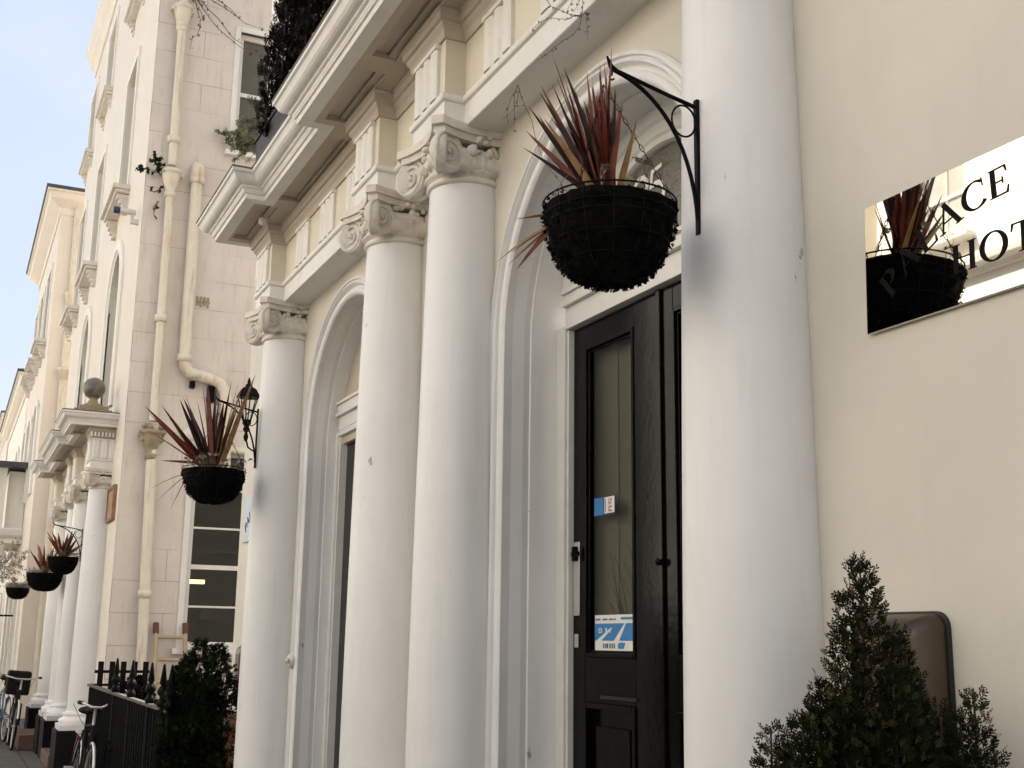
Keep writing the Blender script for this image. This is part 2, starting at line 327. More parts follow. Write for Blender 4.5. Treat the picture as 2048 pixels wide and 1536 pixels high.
def arch_sweep(mb, uc, sp, zb, prof, n=28, smooth=False, close=True):
    """profile [(R, y)] swept round jambs and semicircle"""
    rows = [[(u, y, z) for u, z in arch_path(uc, R, sp, zb, n)] for R, y in prof]
    m = len(rows[0]); k = len(rows); vs = [p for r in rows for p in r]
    fs = [(j * m + i, j * m + i + 1, ((j + 1) % k) * m + i + 1, ((j + 1) % k) * m + i) for j in range(k if close else k - 1) for i in range(m - 1)]
    mb.add(vs, fs, smooth); return mb
def arched_wall(mb, u0, u1, z0, z1, arches, y=0.0, rects=(), reveal=.16):
    """wall face with arched and rectangular openings plus their reveals. arches: (uc, R, spring, zb); rects: (ua, ub, za, zb)"""
    ops = [(uc - R, uc + R, zb, sp + R, (uc, R, sp, zb)) for uc, R, sp, zb in arches] + [(a, b, c, d, None) for a, b, c, d in rects]
    us = sorted(set([u0, u1] + [o[0] for o in ops] + [o[1] for o in ops]))
    for a, b in zip(us[:-1], us[1:]):
        col = sorted([o for o in ops if o[0] < (a + b) / 2 < o[1]], key=lambda o: o[2]); z = z0
        for o in col:
            if o[2] > z: mb.quad((a, y, z), (b, y, z), (b, y, o[2]), (a, y, o[2]))
            if o[4]:
                uc, R, sp, zb = o[4]; n = 28
                for i in range(n):
                    p = (uc + R * math.cos(PI * i / n), sp + R * math.sin(PI * i / n)); q = (uc + R * math.cos(PI * (i + 1) / n), sp + R * math.sin(PI * (i + 1) / n))
                    mb.quad((p[0], y, p[1]), (q[0], y, q[1]), (q[0], y, sp + R), (p[0], y, sp + R))
            z = o[3]
        if z1 > z: mb.quad((a, y, z), (b, y, z), (b, y, z1), (a, y, z1))
    if reveal:
        for o in ops:
            if o[4]: arch_sweep(mb, o[4][0], o[4][2], o[4][3], [(o[4][1], y), (o[4][1], y - reveal)], close=False)
            else:
                a, b, c, d = o[:4]
                for P, Q in (((a, c), (a, d)), ((a, d), (b, d)), ((b, d), (b, c)), ((b, c), (a, c))):
                    mb.quad((P[0], y, P[1]), (Q[0], y, Q[1]), (Q[0], y - reveal, Q[1]), (P[0], y - reveal, P[1]))
    return mb

# ---------------------------------------------------------------- ground
g = MB(); g.add([(-60, -60, -.14), (400, -60, -.14), (400, 80, -.14), (-60, 80, -.14)], [(0, 1, 2, 3)]); struct(g.build('ground', 'earth'))
g = MB().box(-20, 120, 3.0, 8.6, -.13, -.12); struct(g.build('road', 'asphalt'))
g = MB().box(-20, 9.9, -.9, 2.85, -.12, 0).box(9.9, 15.4, .6, 2.85, -.12, 0).box(15.4, 120, -.9, 2.85, -.12, 0); struct(g.build('pavement', 'paving'))
g = MB().box(-20, 120, 8.75, 12, -.12, 0); struct(g.build('far_pavement', 'paving'))
g = MB().box(-20, 120, 2.85, 3.0, -.13, .004).box(-20, 120, 8.6, 8.75, -.13, .004); struct(g.build('kerb', 'kerb', bevel=.01))

# ---------------------------------------------------------------- the order: column, capital, entablature
def blade_dummy(): pass
def column(par, u, p0, zb=.55, zt=3.72):
    c = (u, p0 + .08, 0)
    prof = []
    for i in range(25):
        t = i / 24; z = zb + .23 + (zt - .02 - zb - .23) * t
        prof.append((.204 - .034 * (t ** 1.7), z))
    shaft = MB().lathe([(.225, zb + .20), (.205, zb + .22)] + prof, c, 56).build('column', 'column', par)
    b = MB().lathe([(.275, zb + .06), (.29, zb + .08), (.295, zb + .105), (.285, zb + .13), (.255, zb + .14), (.24, zb + .16), (.25, zb + .175), (.255, zb + .19), (.245, zb + .205), (.2, zb + .215)], c, 48)
    b.box(u - .3, u + .3, p0 - .1, p0 + .38, zb, zb + .065)
    b.build('base', 'column', shaft)
    MB().box(u - .33, u + .33, p0 - .1, p0 + .41, -.02, zb - .002).build('plinth', 'plinth', shaft, bevel=.006)
    k = MB(); cx, cy = u, p0 + .08
    k.lathe([(.168, zt - .035), (.182, zt - .03), (.187, zt - .02), (.182, zt - .008), (.172, zt - .003), (.172, zt + .004), (.192, zt + .012), (.197, zt + .022), (.19, zt + .033), (.175, zt + .04), (.18, zt + .06), (.2, zt + .085), (.2, zt + .11), (.17, zt + .13)], c, 40)
    # egg and dart
    for i in range(20):
        a = 2 * PI * i / 20; k.blob((cx + .192 * math.cos(a), cy + .192 * math.sin(a), zt + .075), .022, 1, .15, sc=(.8, .8, 1.25), seed=i)
    # abacus with concave sides and clipped corners
    def abacus(h, half, dip):
        pts = []
        for q in range(4):
            a0 = PI / 4 + q * PI / 2
            cor = Vector((math.cos(a0), math.sin(a0))) * half * 1.414; tdir = Vector((-math.sin(a0), math.cos(a0)))
            nxt = Vector((math.cos(a0 + PI / 2), math.sin(a0 + PI / 2))) * half * 1.414; ntd = Vector((-math.sin(a0 + PI / 2), math.cos(a0 + PI / 2)))
            A = cor + tdir * .028; B = nxt - ntd * .028; pts.append(cor - tdir * .028)
            nrm = Vector((math.cos(a0 + PI / 4), math.sin(a0 + PI / 4)))
            for j in range(9):
                s = j / 8; pts.append(A.lerp(B, s) - nrm * dip * 4 * s * (1 - s))
        return [(p.x, p.y) for p in pts]
    fr = lambda a, b, h: (cx + a, cy + b, h)
    k.prism(abacus(0, .232, .055), fr, zt + .150, zt + .182); k.prism(abacus(0, .25, .055), fr, zt + .1825, zt + .222)
    # corner volutes
    for q in range(4):
        a0 = PI / 4 + q * PI / 2; d = Vector((math.cos(a0), math.sin(a0), 0)); tn = Vector((-d.y, d.x, 0))
        if cy + .2 * d.y < p0 - .04: continue
        for sgn in (-1, 1):
            th = math.radians(22) * sgn
            ax = (tn * math.cos(th) * sgn + d * math.sin(th) * sgn).normalized()       # face normal, splayed
            inpl = Vector((0, 0, 1)).cross(ax)
            cen = Vector((cx, cy, zt + .075)) + d * .262 + ax * .018
            R = .092
            k.lathe([(0, -.028), (R * .93, -.028), (R, -.02), (R, .012), (R * .96, .018), (R * .88, .018), (R * .84, .010), (0, .010)], cen, 30, ax)
            sp = []; rr = []
            for i in range(64):
                t = i / 63; ang = PI / 2 + sgn * t * 2.3 * 2 * PI; r_ = R * (.93 * (1 - t) ** 1.15 + .13)
                sp.append(cen + ax * .014 + (inpl * math.cos(ang) + Vector((0, 0, 1)) * math.sin(ang)) * min(r_, R * .95)); rr.append(.0125 * (1 - .5 * t))
            k.tube(sp, rr, 6)
            k.blob(cen + ax * .012, .016, 1, .05)
            # band running from the centre of the side to the volute
            side = (d * .707 + tn * .707 * sgn)
            pts = []
            for i in range(7):
                t = i / 6; pts.append(Vector((cx, cy, zt + .105 + .028 * t - .02 * math.sin(PI * t))) + side * (.165 * (1 - t)) + (d * .245 + Vector((0, 0, .0))) * t)
            k.tube(pts, [.03, .03, .03, .028, .026, .024, .02], 8)
        # acanthus scrap on top of the volute
        for i in range(5):
            k.blob(Vector((cx, cy, zt + .172)) + d * (.20 + .02 * i) + tn * random.uniform(-.03, .03) + Vector((0, 0, random.uniform(-.035, .02))), .024, 1, .6, 12, seed=i + q)
    # flowers and husks on each side
    for q in range(4):
        d = Vector((math.cos(q * PI / 2), math.sin(q * PI / 2), 0)); tn = Vector((-d.y, d.x, 0))
        if q == 3: continue
        [k.blob(Vector((cx, cy, zt + .185)) + d * .20 + tn * .030 * math.cos(f_ * 1.257) + Vector((0, 0, .030 * math.sin(f_ * 1.257))), .022, 1, .5, 14, sc=(1, 1, .8), seed=q + f_) for f_ in range(5)]
        for i in range(7):
            k.blob(Vector((cx, cy, zt + .115)) + d * (.19 + random.uniform(-.01, .012)) + tn * (i - 3) * .03 + Vector((0, 0, random.uniform(-.035, .03))), random.uniform(.012, .024), 1, .8, 16, sc=(1, 1, random.uniform(.6, 1.5)), seed=i * 3 + q)
    # bolsters running back along the column
    for sgn in (-1, 1):
        k.tube([(cx + sgn * .165, cy + .12, zt + .06), (cx + sgn * .165, cy + .03, zt + .05), (cx + sgn * .165, cy - .03, zt + .05), (cx + sgn * .165, p0 - .02, zt + .055)], [.05, .04, .041, .05], 14)
        for yy in (0, -.045, .05): k.tube([(cx + sgn * .165, cy + yy - .006, zt + .052), (cx + sgn * .165, cy + yy + .006, zt + .052)], .047, 14)
    k.build('capital', 'carve', shaft)
    return shaft

def triglyph(par, u, y, z0, z1, w=.275, nrm='y'):
    h = w / 2; P = [(-h, -.012), (h, -.012), (h, .012), (h - .022, .022)]
    g_ = w / 6
    P = [(-h, -.012), (-h, .016), (-h + .012, .024)]
    for c in (-g_, g_): P += [(c - .026, .024), (c, .003), (c + .026, .024)]
    P += [(h - .012, .024), (h, .016), (h, -.012)]
    fr = (lambda a, b, hh: (u + a, y + b, hh)) if nrm == 'y' else (lambda a, b, hh: (u - b, y + a, hh))
    m = MB().prism(P, fr, z0, z1 - .022)
    m.prism([(-h - .006, -.012), (-h - .006, .03), (h + .006, .03), (h + .006, -.012)], fr, z1 - .0215, z1)
    return m.build('triglyph', 'trim', par)

def entablature(par, cols, p0, ends, groups, recess, tri_bay, hw=.2, dz=0):
    """cols: column centres. groups: [(ua, ub, y)] soffit front line"""
    zA, zF, zT = 3.93 + dz, 4.04 + dz, 4.345 + dz
    path = [(cols[0] - hw, p0 - .05)]
    for i, c in enumerate(cols):
        path += [(c - hw, p0 + .28), (c + hw, p0 + .28)]
        if i < len(cols) - 1: path += [(c + hw, p0 + .18), (cols[i + 1] - hw, p0 + .18)]
    path += [(cols[-1] + hw, p0 - .05)]
    fz = mould(MB(), path, [(0, zF + .03), (0, zT), (-.3, zT), (-.3, zF + .03)]).build('entablature', 'frieze', par)
    # architrave: plain band, soffit, fillet
    a = mould(MB(), path, [(-.02, zA), (-.004, zA), (0, zA + .003), (0, zF), (.014, zF + .004), (.018, zF + .012), (.018, zF + .032), (-.02, zF + .034)])
    for c0, c1 in zip(cols[:-1], cols[1:]):
        a.box(c0 + hw - .02, c1 - hw + .02, p0 - .05, p0 + .162, zA + .001, zA + .1)
    for c in cols: a.box(c - hw + .021, c + hw - .021, p0 - .05, p0 + .262, zA + .0015, zA + .1)
    a.build('architrave', 'trim', fz, bevel=.002)
    for c in cols:
        triglyph(fz, c, p0 + .28, zF + .036, zT - .004)
    for u in tri_bay: triglyph(fz, u, p0 + .18, zF + .036, zT - .004)
    # bed mould
    b = mould(MB(), path, [(-.02, zT), (.012, zT), (.016, zT + .012), (.02, zT + .035), (.034, zT + .055), (.036, zT + .07), (.05, zT + .075), (.052, zT + .11), (.064, zT + .122), (-.02, zT + .122)])
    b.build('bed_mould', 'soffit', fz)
    # corona and crown
    zS = 4.47 + dz
    cp = [(groups[0][0], p0 - .05)]
    for i, (ua, ub, y) in enumerate(groups): cp += [(ua, p0 + y), (ub, p0 + y)]
    cp += [(groups[-1][1], p0 - .05)]
    c = mould(MB(), cp, [(-.075, zS - .001), (0, zS - .001), (.002, zS + .030), (.014, zS + .034), (.016, zS + .042), (.020, zS + .046), (.024, zS + .056), (.036, zS + .062), (.040, zS + .066), (.041, zS + .074),
                         (.048, zS + .076), (.062, zS + .079), (.076, zS + .087), (.088, zS + .100), (.096, zS + .116), (.104, zS + .129), (.116, zS + .136), (.1175, zS + .138), (.118, zS + .156), (-.075, zS + .160)])
    # soffit plate with sunk panels, between wall and corona
    us = sorted(set([g_[0] + .07 for g_ in groups] + [g_[1] - .07 for g_ in groups] + [g_[0] for g_ in groups] + [g_[1] for g_ in groups] + [r[0] for r in recess] + [r[1] for r in recess] + [r[0] + .02 for r in recess] + [r[1] - .02 for r in recess]))
    ys = sorted(set([-.05] + [g_[2] - .06 for g_ in groups] + [v for r in recess for v in (r[2], r[3], r[2] + .045)]))
    def lev(u, y):
        best = None
        for ua, ub, yy in groups:
            if ua + .0 < u < ub and y < yy - .06: best = zS
        if best is None: return None
        if u < groups[0][0] + .07 or u > groups[-1][1] - .07: return None
        for r in recess:
            if r[0] < u < r[1] and r[2] < y < r[3]:
                return zS + (.016 if y < r[2] + .045 or y > r[3] else .032)
        return zS
    sf = MB(); G = {}
    for i in range(len(us) - 1):
        for j in range(len(ys) - 1):
            G[i, j] = lev((us[i] + us[i + 1]) / 2, (ys[j] + ys[j + 1]) / 2)
    for (i, j), z in G.items():
        if z is None: continue
        x0, x1, y0, y1 = us[i], us[i + 1], p0 + ys[j], p0 + ys[j + 1]
        sf.quad((x0, y0, z), (x1, y0, z), (x1, y1, z), (x0, y1, z))
        for di, dj in ((1, 0), (0, 1)):
            z2 = G.get((i + di, j + dj))
            if z2 is not None and abs(z2 - z) > 1e-5:
                if di: sf.quad((x1, y0, z), (x1, y1, z), (x1, y1, z2), (x1, y0, z2))
                else: sf.quad((x0, y1, z), (x1, y1, z), (x1, y1, z2), (x0, y1, z2))
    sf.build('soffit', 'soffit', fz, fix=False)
    cor = c.build('cornice', 'trim', fz)
    t = mould(MB(), cp, [(-.7, zS + .165), (.121, zS + .158), (.124, zS + .172), (.10, zS + .18), (-.7, zS + .215)]) if False else MB()
    mould(t, cp, [(-.1, zS + .161), (.120, zS + .1575), (.124, zS + .166), (.10, zS + .175), (-.1, zS + .180)])
    t.box(groups[0][0] + .1, groups[-1][1] - .1, p0 - .05, p0 + groups[-1][2] - .16, zS + .14, zS + .178)
    t.build('flashing', 'coping', fz)
    return fz

# ---------------------------------------------------------------- hotel
HG = thing('hotel_building', 'cream stucco hotel front with white ionic columns, arched doorway and deep cornice', 'hotel', (5.0, 0, 0))
DU, WU, AR, SP = 3.83, 6.97, .90, 2.94
wl = MB(); arched_wall(wl, -3.0, 9.7, 0, 4.6, [(DU, AR, SP, 0), (WU, AR, SP, 0)], reveal=0)
wl.quad((9.7, 0, -.1), (9.7, -9, -.1), (9.7, -9, 14), (9.7, 0, 14))
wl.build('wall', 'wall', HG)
uw = MB(); arched_wall(uw, -3.0, 9.7, 4.602, 14, [], rects=[(a - .5, a + .5, z, z + 2.0) for a in (3.8, 7.0) for z in (5.4, 8.6, 11.3)], reveal=.2)
uw.build('upper_wall', 'tfront2', HG)
for a in (3.8, 7.0):
    for z in (5.4, 8.6, 11.3):
        f = MB().box(a - .5, a + .5, -.2, -.16, z, z + .07).box(a - .5, a + .5, -.2, -.16, z + 1.93, z + 2).box(a - .5, a - .43, -.2, -.16, z + .071, z + 1.929).box(a + .43, a + .5, -.2, -.16, z + .071, z + 1.929).box(a - .429, a + .429, -.2, -.165, z + .98, z + 1.03)
        f = f.build('window', 'winframe', HG); MB().box(a - .43, a + .43, -.195, -.185, z + .07, z + 1.93).build('pane', 'dglass', f)
def arch_surround(par, uc):
    m = MB()
    prof = [(.915, -.01), (.915, .012), (.905, .020), (.893, .021), (.889, .006), (.883, .006), (.880, .018), (.868, .022), (.862, .012), (.858, -.004), (.852, -.008), (.846, -.004)]
    for i in range(9):
        a = PI * i / 8 * .75; prof.append((.846 - .006 - .026 * (1 - math.cos(a)), -.004 + .030 * math.sin(a) - .02 * i / 8))
    prof += [(.803, -.045), (.800, -.10), (.806, -.13), (.80, -.135), (.80, -.34), (.93, -.34)]
    arch_sweep(m, uc, SP, 0, prof, 40)
    return m.build('arch_surround', 'column', par, bevel=0)
CU = [2.75, 4.9, 5.83, 8.13]
for c in CU: column(HG, c, 0)
for c in (DU, WU): arch_surround(HG, c)
entablature(HG, CU, 0, None, [(2.27, 3.20, .58), (3.20, 4.29, .455), (4.29, 6.20, .58), (6.20, 7.465, .455), (7.465, 8.46, .58)],
            [(2.42, 3.05, .33, .48), (3.35, 4.2, .22, .38), (4.42, 5.24, .33, .46), (5.40, 6.06, .33, .46), (6.28, 7.40, .22, .385), (7.54, 8.31, .34, .485)],
            [3.17, 3.75, 4.31, 6.32, 6.87, 7.44])
# small weathered sensor dome under the soffit
m = MB().lathe([(.028, 4.468), (.03, 4.45), (.026, 4.43), (.012, 4.418), (0, 4.416)], (7.80, .385, 0), 20)
tag(m.build('soffit_light', 'plastic'), 'small round cream light fitting under the cornice soffit at the far corner', 'light fitting')

# door set: frame, transom, fanlight, leaves
def box_frame(mb, a, b, z0, z1, y0, y1, w_, top=True, bot=True):
    mb.box(a, a + w_, y0, y1, z0, z1); mb.box(b - w_, b, y0, y1, z0, z1)
    if top: mb.box(a + w_, b - w_, y0, y1, z1 - w_, z1)
    if bot: mb.box(a + w_, b - w_, y0, y1, z0, z0 + w_)
fr = MB()
for s_ in (-1, 1):
    a, b = sorted((DU + s_ * .80, DU + s_ * .725)); fr.box(a, b, -.34, -.262, 0, 3.02)
    a, b = sorted((DU + s_ * .725, DU + s_ * .712)); fr.box(a, b, -.33, -.275, 0, 3.0)
fr.box(DU - .724, DU + .724, -.34, -.264, 3.004, 3.10); fr.box(DU - .724, DU + .724, -.34, -.240, 3.1005, 3.125)
fr.box(DU - .724, DU + .724, -.34, -.250, 3.1255, 3.155); fr.box(DU - .724, DU + .724, -.34, -.236, 3.1555, 3.175)
dfr = fr.build('door_frame', 'winframe', HG, bevel=.003)
fl = MB(); n = 40
arch_sweep(fl, DU, SP, 3.18, [(.80, -.34), (.80, -.262), (.745, -.262), (.735, -.275), (.69, -.275), (.68, -.285), (.655, -.285), (.65, -.30), (.65, -.34)], n)
for v_ in range(0): pass
# clip the jamb part below the spring by rebuilding it only above the transom
fl2 = MB()
prof = [(.80, -.34), (.80, -.262), (.745, -.262), (.735, -.275), (.69, -.275), (.68, -.285), (.655, -.285), (.65, -.30), (.65, -.34)]
th0 = math.asin((3.18 - SP) / .80)
vs = []; k = len(prof)
for R_, y in prof:
    t0 = math.asin(min(1, (3.177 - SP) / R_))
    for i in range(n + 1):
        t = t0 + (PI - 2 * t0) * i / n; vs.append((DU + R_ * math.cos(t), y, SP + R_ * math.sin(t)))
fl2.add(vs, [(j * (n + 1) + i, j * (n + 1) + i + 1, ((j + 1) % k) * (n + 1) + i + 1, ((j + 1) % k) * (n + 1) + i) for j in range(k) for i in range(n)])
fan = fl2.build('fanlight', 'winframe', HG)
t0 = math.asin((3.176 - SP) / .652)
pts = [(DU + .652 * math.cos(t0 + (PI - 2 * t0) * i / n), SP + .652 * math.sin(t0 + (PI - 2 * t0) * i / n)) for i in range(n + 1)]
gm = MB(); gm.prism(pts, lambda a, b, h: (a, h, b), -.335, -.318); gm.build('glass', 'crazed', fan)
# numerals on the fanlight, white outlined
def stroke2d(mb, pts, wd, y0, y1, closed=False):
    """flat ribbon along 2D pts (u,z) with width wd (float or list)"""
    n_ = len(pts); ws = wd if isinstance(wd, list) else [wd] * n_; L_ = []; R_ = []
    for i in range(n_):
        a = Vector(pts[max(0, i - 1)]); b = Vector(pts[min(n_ - 1, i + 1)]); d = (b - a).normalized(); nn = Vector((-d.y, d.x)); p = Vector(pts[i])
        L_.append(p + nn * ws[i] / 2); R_.append(p - nn * ws[i] / 2)
    for i in range(n_ - 1):
        q = [L_[i], L_[i + 1], R_[i + 1], R_[i]]
        mb.prism([(v.x, v.y) for v in q], lambda a, b, h: (a, h, b), y0, y1)
def numeral(mb, ch, u, z, h, wd, y0, y1):
    """reading direction runs towards -x"""
    P = []
    if ch == '5': P = [(.62, 1), (.18, .96), (.12, .56), (.30, .62), (.5, .60), (.66, .48), (.7, .30), (.62, .12), (.42, .02), (.2, .03), (.06, .14)]
    if ch == '2': P = [(.06, .72), (.12, .88), (.3, .99), (.52, .96), (.66, .82), (.66, .66), (.52, .46), (.28, .24), (.08, .05), (.38, .03), (.7, .06)]
    stroke2d(mb, [(u - a * h, z + b * h) for a, b in P], [wd * (1 if 0 < i < len(P) - 1 else .8) for i in range(len(P))], y0, y1)
nm = MB()
for ch, uu in (('2', 4.045), ('5', 3.925)):
    nm = MB(); numeral(nm, ch, uu, 3.355, .165, .021, -.316, -.312); nm.build('numeral', 'paper', fan)

def leaf(par, ua, ub, hinge):
    z1 = 3.0; y0, y1 = -.345, -.30
    a, b = ua, ub                          # a < b
    m = MB()
    gl0, gl1, gz0, gz1 = a + (.20 if hinge > 0 else .105), b - (.105 if hinge > 0 else .20), 1.60, 2.90
    if hinge > 0: gl0, gl1 = a + .185, b - .105
    else: gl0, gl1 = a + .185, b - .075
    m.box(a, gl0, y0, y1, .02, z1); m.box(gl1, b, y0, y1, .02, z1)
    m.box(gl0, gl1, y0, y1 - .001, gz1, z1); m.box(gl0, gl1, y0, y1 - .001, 1.42, gz0); m.box(gl0, gl1, y0, y1 - .001, .02, .25)
    for (p, q, r, s_) in ((gl0, gl1, gz0, gz1),):
        for e, wd, dy in ((0, .016, .006), (.016, .010, -.006)):
            f = MB(); box_frame(f, p + e, q - e, r + e, s_ - e, y0 + .031, y1 + dy, wd); m.add(f.v, f.f)
    m.box(gl0, gl1, y0, y1 - .028, .25, 1.42)
    f = MB(); box_frame(f, gl0, gl1, .25, 1.42, y1 - .027, y1 + .008, .022); m.add(f.v, f.f)
    m.box(gl0 + .07, gl1 - .07, y1 - .027, y1 - .012, .34, 1.33)
    o = m.build('door', 'doorblack', par, bevel=.003)
    MB().box(gl0 + .002, gl1 - .002, y0 + .026, y0 + .030, gz0 + .002, gz1 - .002).build('glass', 'glass', o)
    return o, (gl0, gl1, gz0, gz1, y0 + .030)
d1, G1 = leaf(HG, 3.845, 4.54, 1); d2, G2 = leaf(HG, 3.12, 3.815, -1)
m = MB().box(3.8155, 3.8445, -.34, -.288, .02, 3.0); m.lathe([(.0, 0), (.012, .0), (.016, .01), (.0, .02)], (3.83, -.285, 1.95), 12, (0, 1, 0)); m.build('door_bead', 'doorblack', d1, bevel=.004)
# finger plate + latch on the hinge stile, lock and keyhole
m = MB().box(4.475, 4.525, -.299, -.293, 1.765, 2.07); m.build('finger_plate', 'steel', d1, bevel=.002)
m = MB().box(4.47, 4.53, -.2925, -.283, 2.012, 2.028).box(4.485, 4.515, -.2925, -.278, 1.99, 2.05); m.tube([(4.515, -.284, 2.04), (4.485, -.27, 2.04), (4.485, -.27, 2.0)], .004, 6); m.build('latch', 'iron', d1)
m = MB().box(4.485, 4.515, -.299, -.292, 1.635, 1.69); m.build('lock_plate', 'steel', d1, bevel=.002)
m = MB().box(4.02, 4.30, -.3, -.293, 1.44, 1.452); m.build('letter_plate', 'black', d1, bevel=.002)
# notices stuck inside the glass
ys = G1[4] + .0015
def card(par, name, u0, u1, z0, z1, layers):
    base = MB().box(u0, u1, ys, ys + .001, z0, z1).build(name, layers[0], par)
    return base
cA = card(d1, 'notice', 4.035, 4.372, 1.625, 1.765, ['paper'])
def rel(pts, u1, z0, sx, sz): return [(u1 - a * sx, z0 + b * sz) for a, b in pts]
m = MB(); y0_ = ys + .0012
S = (4.372, 1.625, .337, .14)
m.prism(rel([(.0, .28), (1, .28), (1, .76), (0, .76)], *S), lambda a, b, h: (a, h, b), y0_, y0_ + .0006)
m.prism(rel([(.62, .86), (.98, .86), (.9, .93), (.62, .93)], *S), lambda a, b, h: (a, h, b), y0_, y0_ + .0006)
m.prism(rel([(.55, .06), (.68, .06), (.72, .22), (.62, .24), (.55, .2)], *S), lambda a, b, h: (a, h, b), y0_, y0_ + .0006); m.build('notice_print', 'blue', d1)
m = MB()
m.prism(rel([(.04, .28), (.16, .28), (.42, .62), (.38, .64)], *S), lambda a, b, h: (a, h, b), y0_ + .0008, y0_ + .0012)
m.prism(rel([(.46, .28), (.58, .28), (.74, .76), (.72, .78)], *S), lambda a, b, h: (a, h, b), y0_ + .0008, y0_ + .0012)
for a, b, c, d in ((.09, .5, .17, .53), (.09, .6, .17, .63), (.155, .5, .175, .63), (.09, .55, .11, .63), (.26, .5, .29, .64), (.36, .5, .38, .62)):
    m.prism(rel([(a, b), (c, b), (c, d), (a, d)], *S), lambda p, q, h: (p, h, q), y0_ + .0008, y0_ + .0012)
m.build('notice_stripes', 'paper', d1)
m = MB()
for i, x in enumerate((.02, .05, .08, .11, .19, .22, .25, .28, .34, .37, .40, .44, .48)):
    m.prism(rel([(x, .85), (x + .022, .85), (x + .022, .90), (x, .90)], *S), lambda p, q, h: (p, h, q), y0_ + .0001, y0_ + .0007)
for x in (.2, .25, .29, .35, .4, .45):
    m.prism(rel([(x, .07), (x + .028, .07), (x + .028, .2), (x, .2)], *S), lambda p, q, h: (p, h, q), y0_ + .0001, y0_ + .0007)
m.build('notice_text', 'navy', d1)
MB().box(4.205, 4.378, ys, ys + .001, 2.165, 2.245).build('sticker', 'navy', d1)
MB().box(4.30, 4.377, y0_, y0_ + .0006, 2.17, 2.24).build('sticker_print', 'blue', d1)
MB().box(4.21, 4.292, y0_, y0_ + .0006, 2.172, 2.238).build('sticker_panel', 'paper', d1)
m = MB()
for a, b, c, d in ((4.280, 4.286, 2.178, 2.232), (4.25, 4.256, 2.205, 2.232), (4.235, 4.24, 2.205, 2.232), (4.245, 4.256, 2.21, 2.216), (4.228, 4.256, 2.178, 2.184), (4.25, 4.256, 2.178, 2.20), (4.228, 4.25, 2.194, 2.20), (4.228, 4.24, 2.222, 2.228)):
    m.box(a, b, y0_ + .0008, y0_ + .0013, c, d)
m.build('sticker_text', 'redp', d1)
# entrance hall behind the glass
hall = MB(); x0, x1, yb = 3.0, 4.66, -.62
hall.quad((x0, yb, 0), (x1, yb, 0), (x1, yb, 3.1), (x0, yb, 3.1)); hall.quad((x1, yb, 0), (x1, -.35, 0), (x1, -.35, 3.1), (x1, yb, 3.1)); hall.quad((x0, yb, 0), (x0, -.35, 0), (x0, -.35, 3.1), (x0, yb, 3.1))
hall.quad((x0, yb, 3.1), (x1, yb, 3.1), (x1, -.35, 3.1), (x0, -.35, 3.1)); hall.quad((x0, yb, .01), (x1, yb, .01), (x1, -.35, .01), (x0, -.35, .01))
for x in (4.62, 4.2): hall.box(x - .02, x + .02, yb + .001, yb + .03, 1.2, 3.05)
hall.box(3.6, 3.9, yb + .001, yb + .02, 2.1, 2.14)
hall.build('entrance_hall', 'curtain', HG)
MT['blind'] = mat('net_curtain', (.125, .105, .068), .9, var=.12, vs=2)
bl = MB(); bl.box(4.0, 4.5, -.378, -.372, 1.5, 2.95); bl.box(4.27, 4.283, -.3715, -.366, 1.5, 2.95); bl.box(4.07, 4.20, -.3715, -.366, 2.085, 2.095); bl.box(3.2, 3.75, -.378, -.372, 1.5, 2.95)
bl.build('curtain', 'blind', HG)
pm = MB(); rp_ = random.Random(6)
for i in range(26):
    u_ = rp_.uniform(4.05, 4.40); z_ = rp_.uniform(1.72, 2.0); t0_ = rp_.uniform(.05, .13)
    P_ = [(u_ + t0_ * k_ * 1.0, z_ + .11 * k_ - .055 * k_ * k_) for k_ in (0, -.35, -.7, -1.0, -1.3)]
    P_ = [(max(4.04, min(4.43, a)), b + (.02 * i % .05)) for a, b in P_]
    pm.add([(a, -.362, b) for a, b in P_] + [(a + .004, -.360, b + .010 * (1 - abs(k_ - 2) / 3)) for k_, (a, b) in enumerate(P_)], [(k_, k_ + 1, k_ + 6, k_ + 5) for k_ in range(4)])
MT['palm'] = mat('indoor_palm', (.02, .022, .012), .7, var=.2)
tag(pm.build('indoor_palm', 'palm', None, fix=False), 'dark indoor palm fronds behind the hotel door glass', 'plant')
# window bay: arched frame, tympanum, glazed doors
wf = MB()
for s_ in (-1, 1):
    a, b = sorted((WU + s_ * .80, WU + s_ * .755)); wf.box(a, b, -.34, -.262, 0, 3.02)
    a, b = sorted((WU + s_ * .754, WU + s_ * .738)); wf.box(a, b, -.33, -.275, 0, 2.99)
wf.box(WU - .7535, WU + .7535, -.34, -.264, 2.992, 3.03); wf.box(WU - .7535, WU + .7535, -.34, -.262, 3.0305, 3.12); wf.box(WU - .7535, WU + .7535, -.34, -.236, 3.1205, 3.145)
wf.box(WU - .7535, WU + .7535, -.34, -.250, 3.1455, 3.20); wf.box(WU - .7535, WU + .7535, -.34, -.236, 3.2005, 3.22); wf.box(WU - .03, WU + .03, -.33, -.285, 0, 2.99)
wf.v = [(x, y + .07, z) for x, y, z in wf.v]
wfo = wf.build('window', 'winframe', HG, bevel=.003)
MB().box(WU - .737, WU + .737, -.262, -.255, 0, 2.99).build('pane', 'dglass', wfo)
MB().prism([(WU + .8 * math.cos(PI * i / 30), SP + .8 * math.sin(PI * i / 30)) for i in range(31)], lambda a, b, h: (a, h, b), -.30, -.22).build('tympanum', 'soffit', wfo)

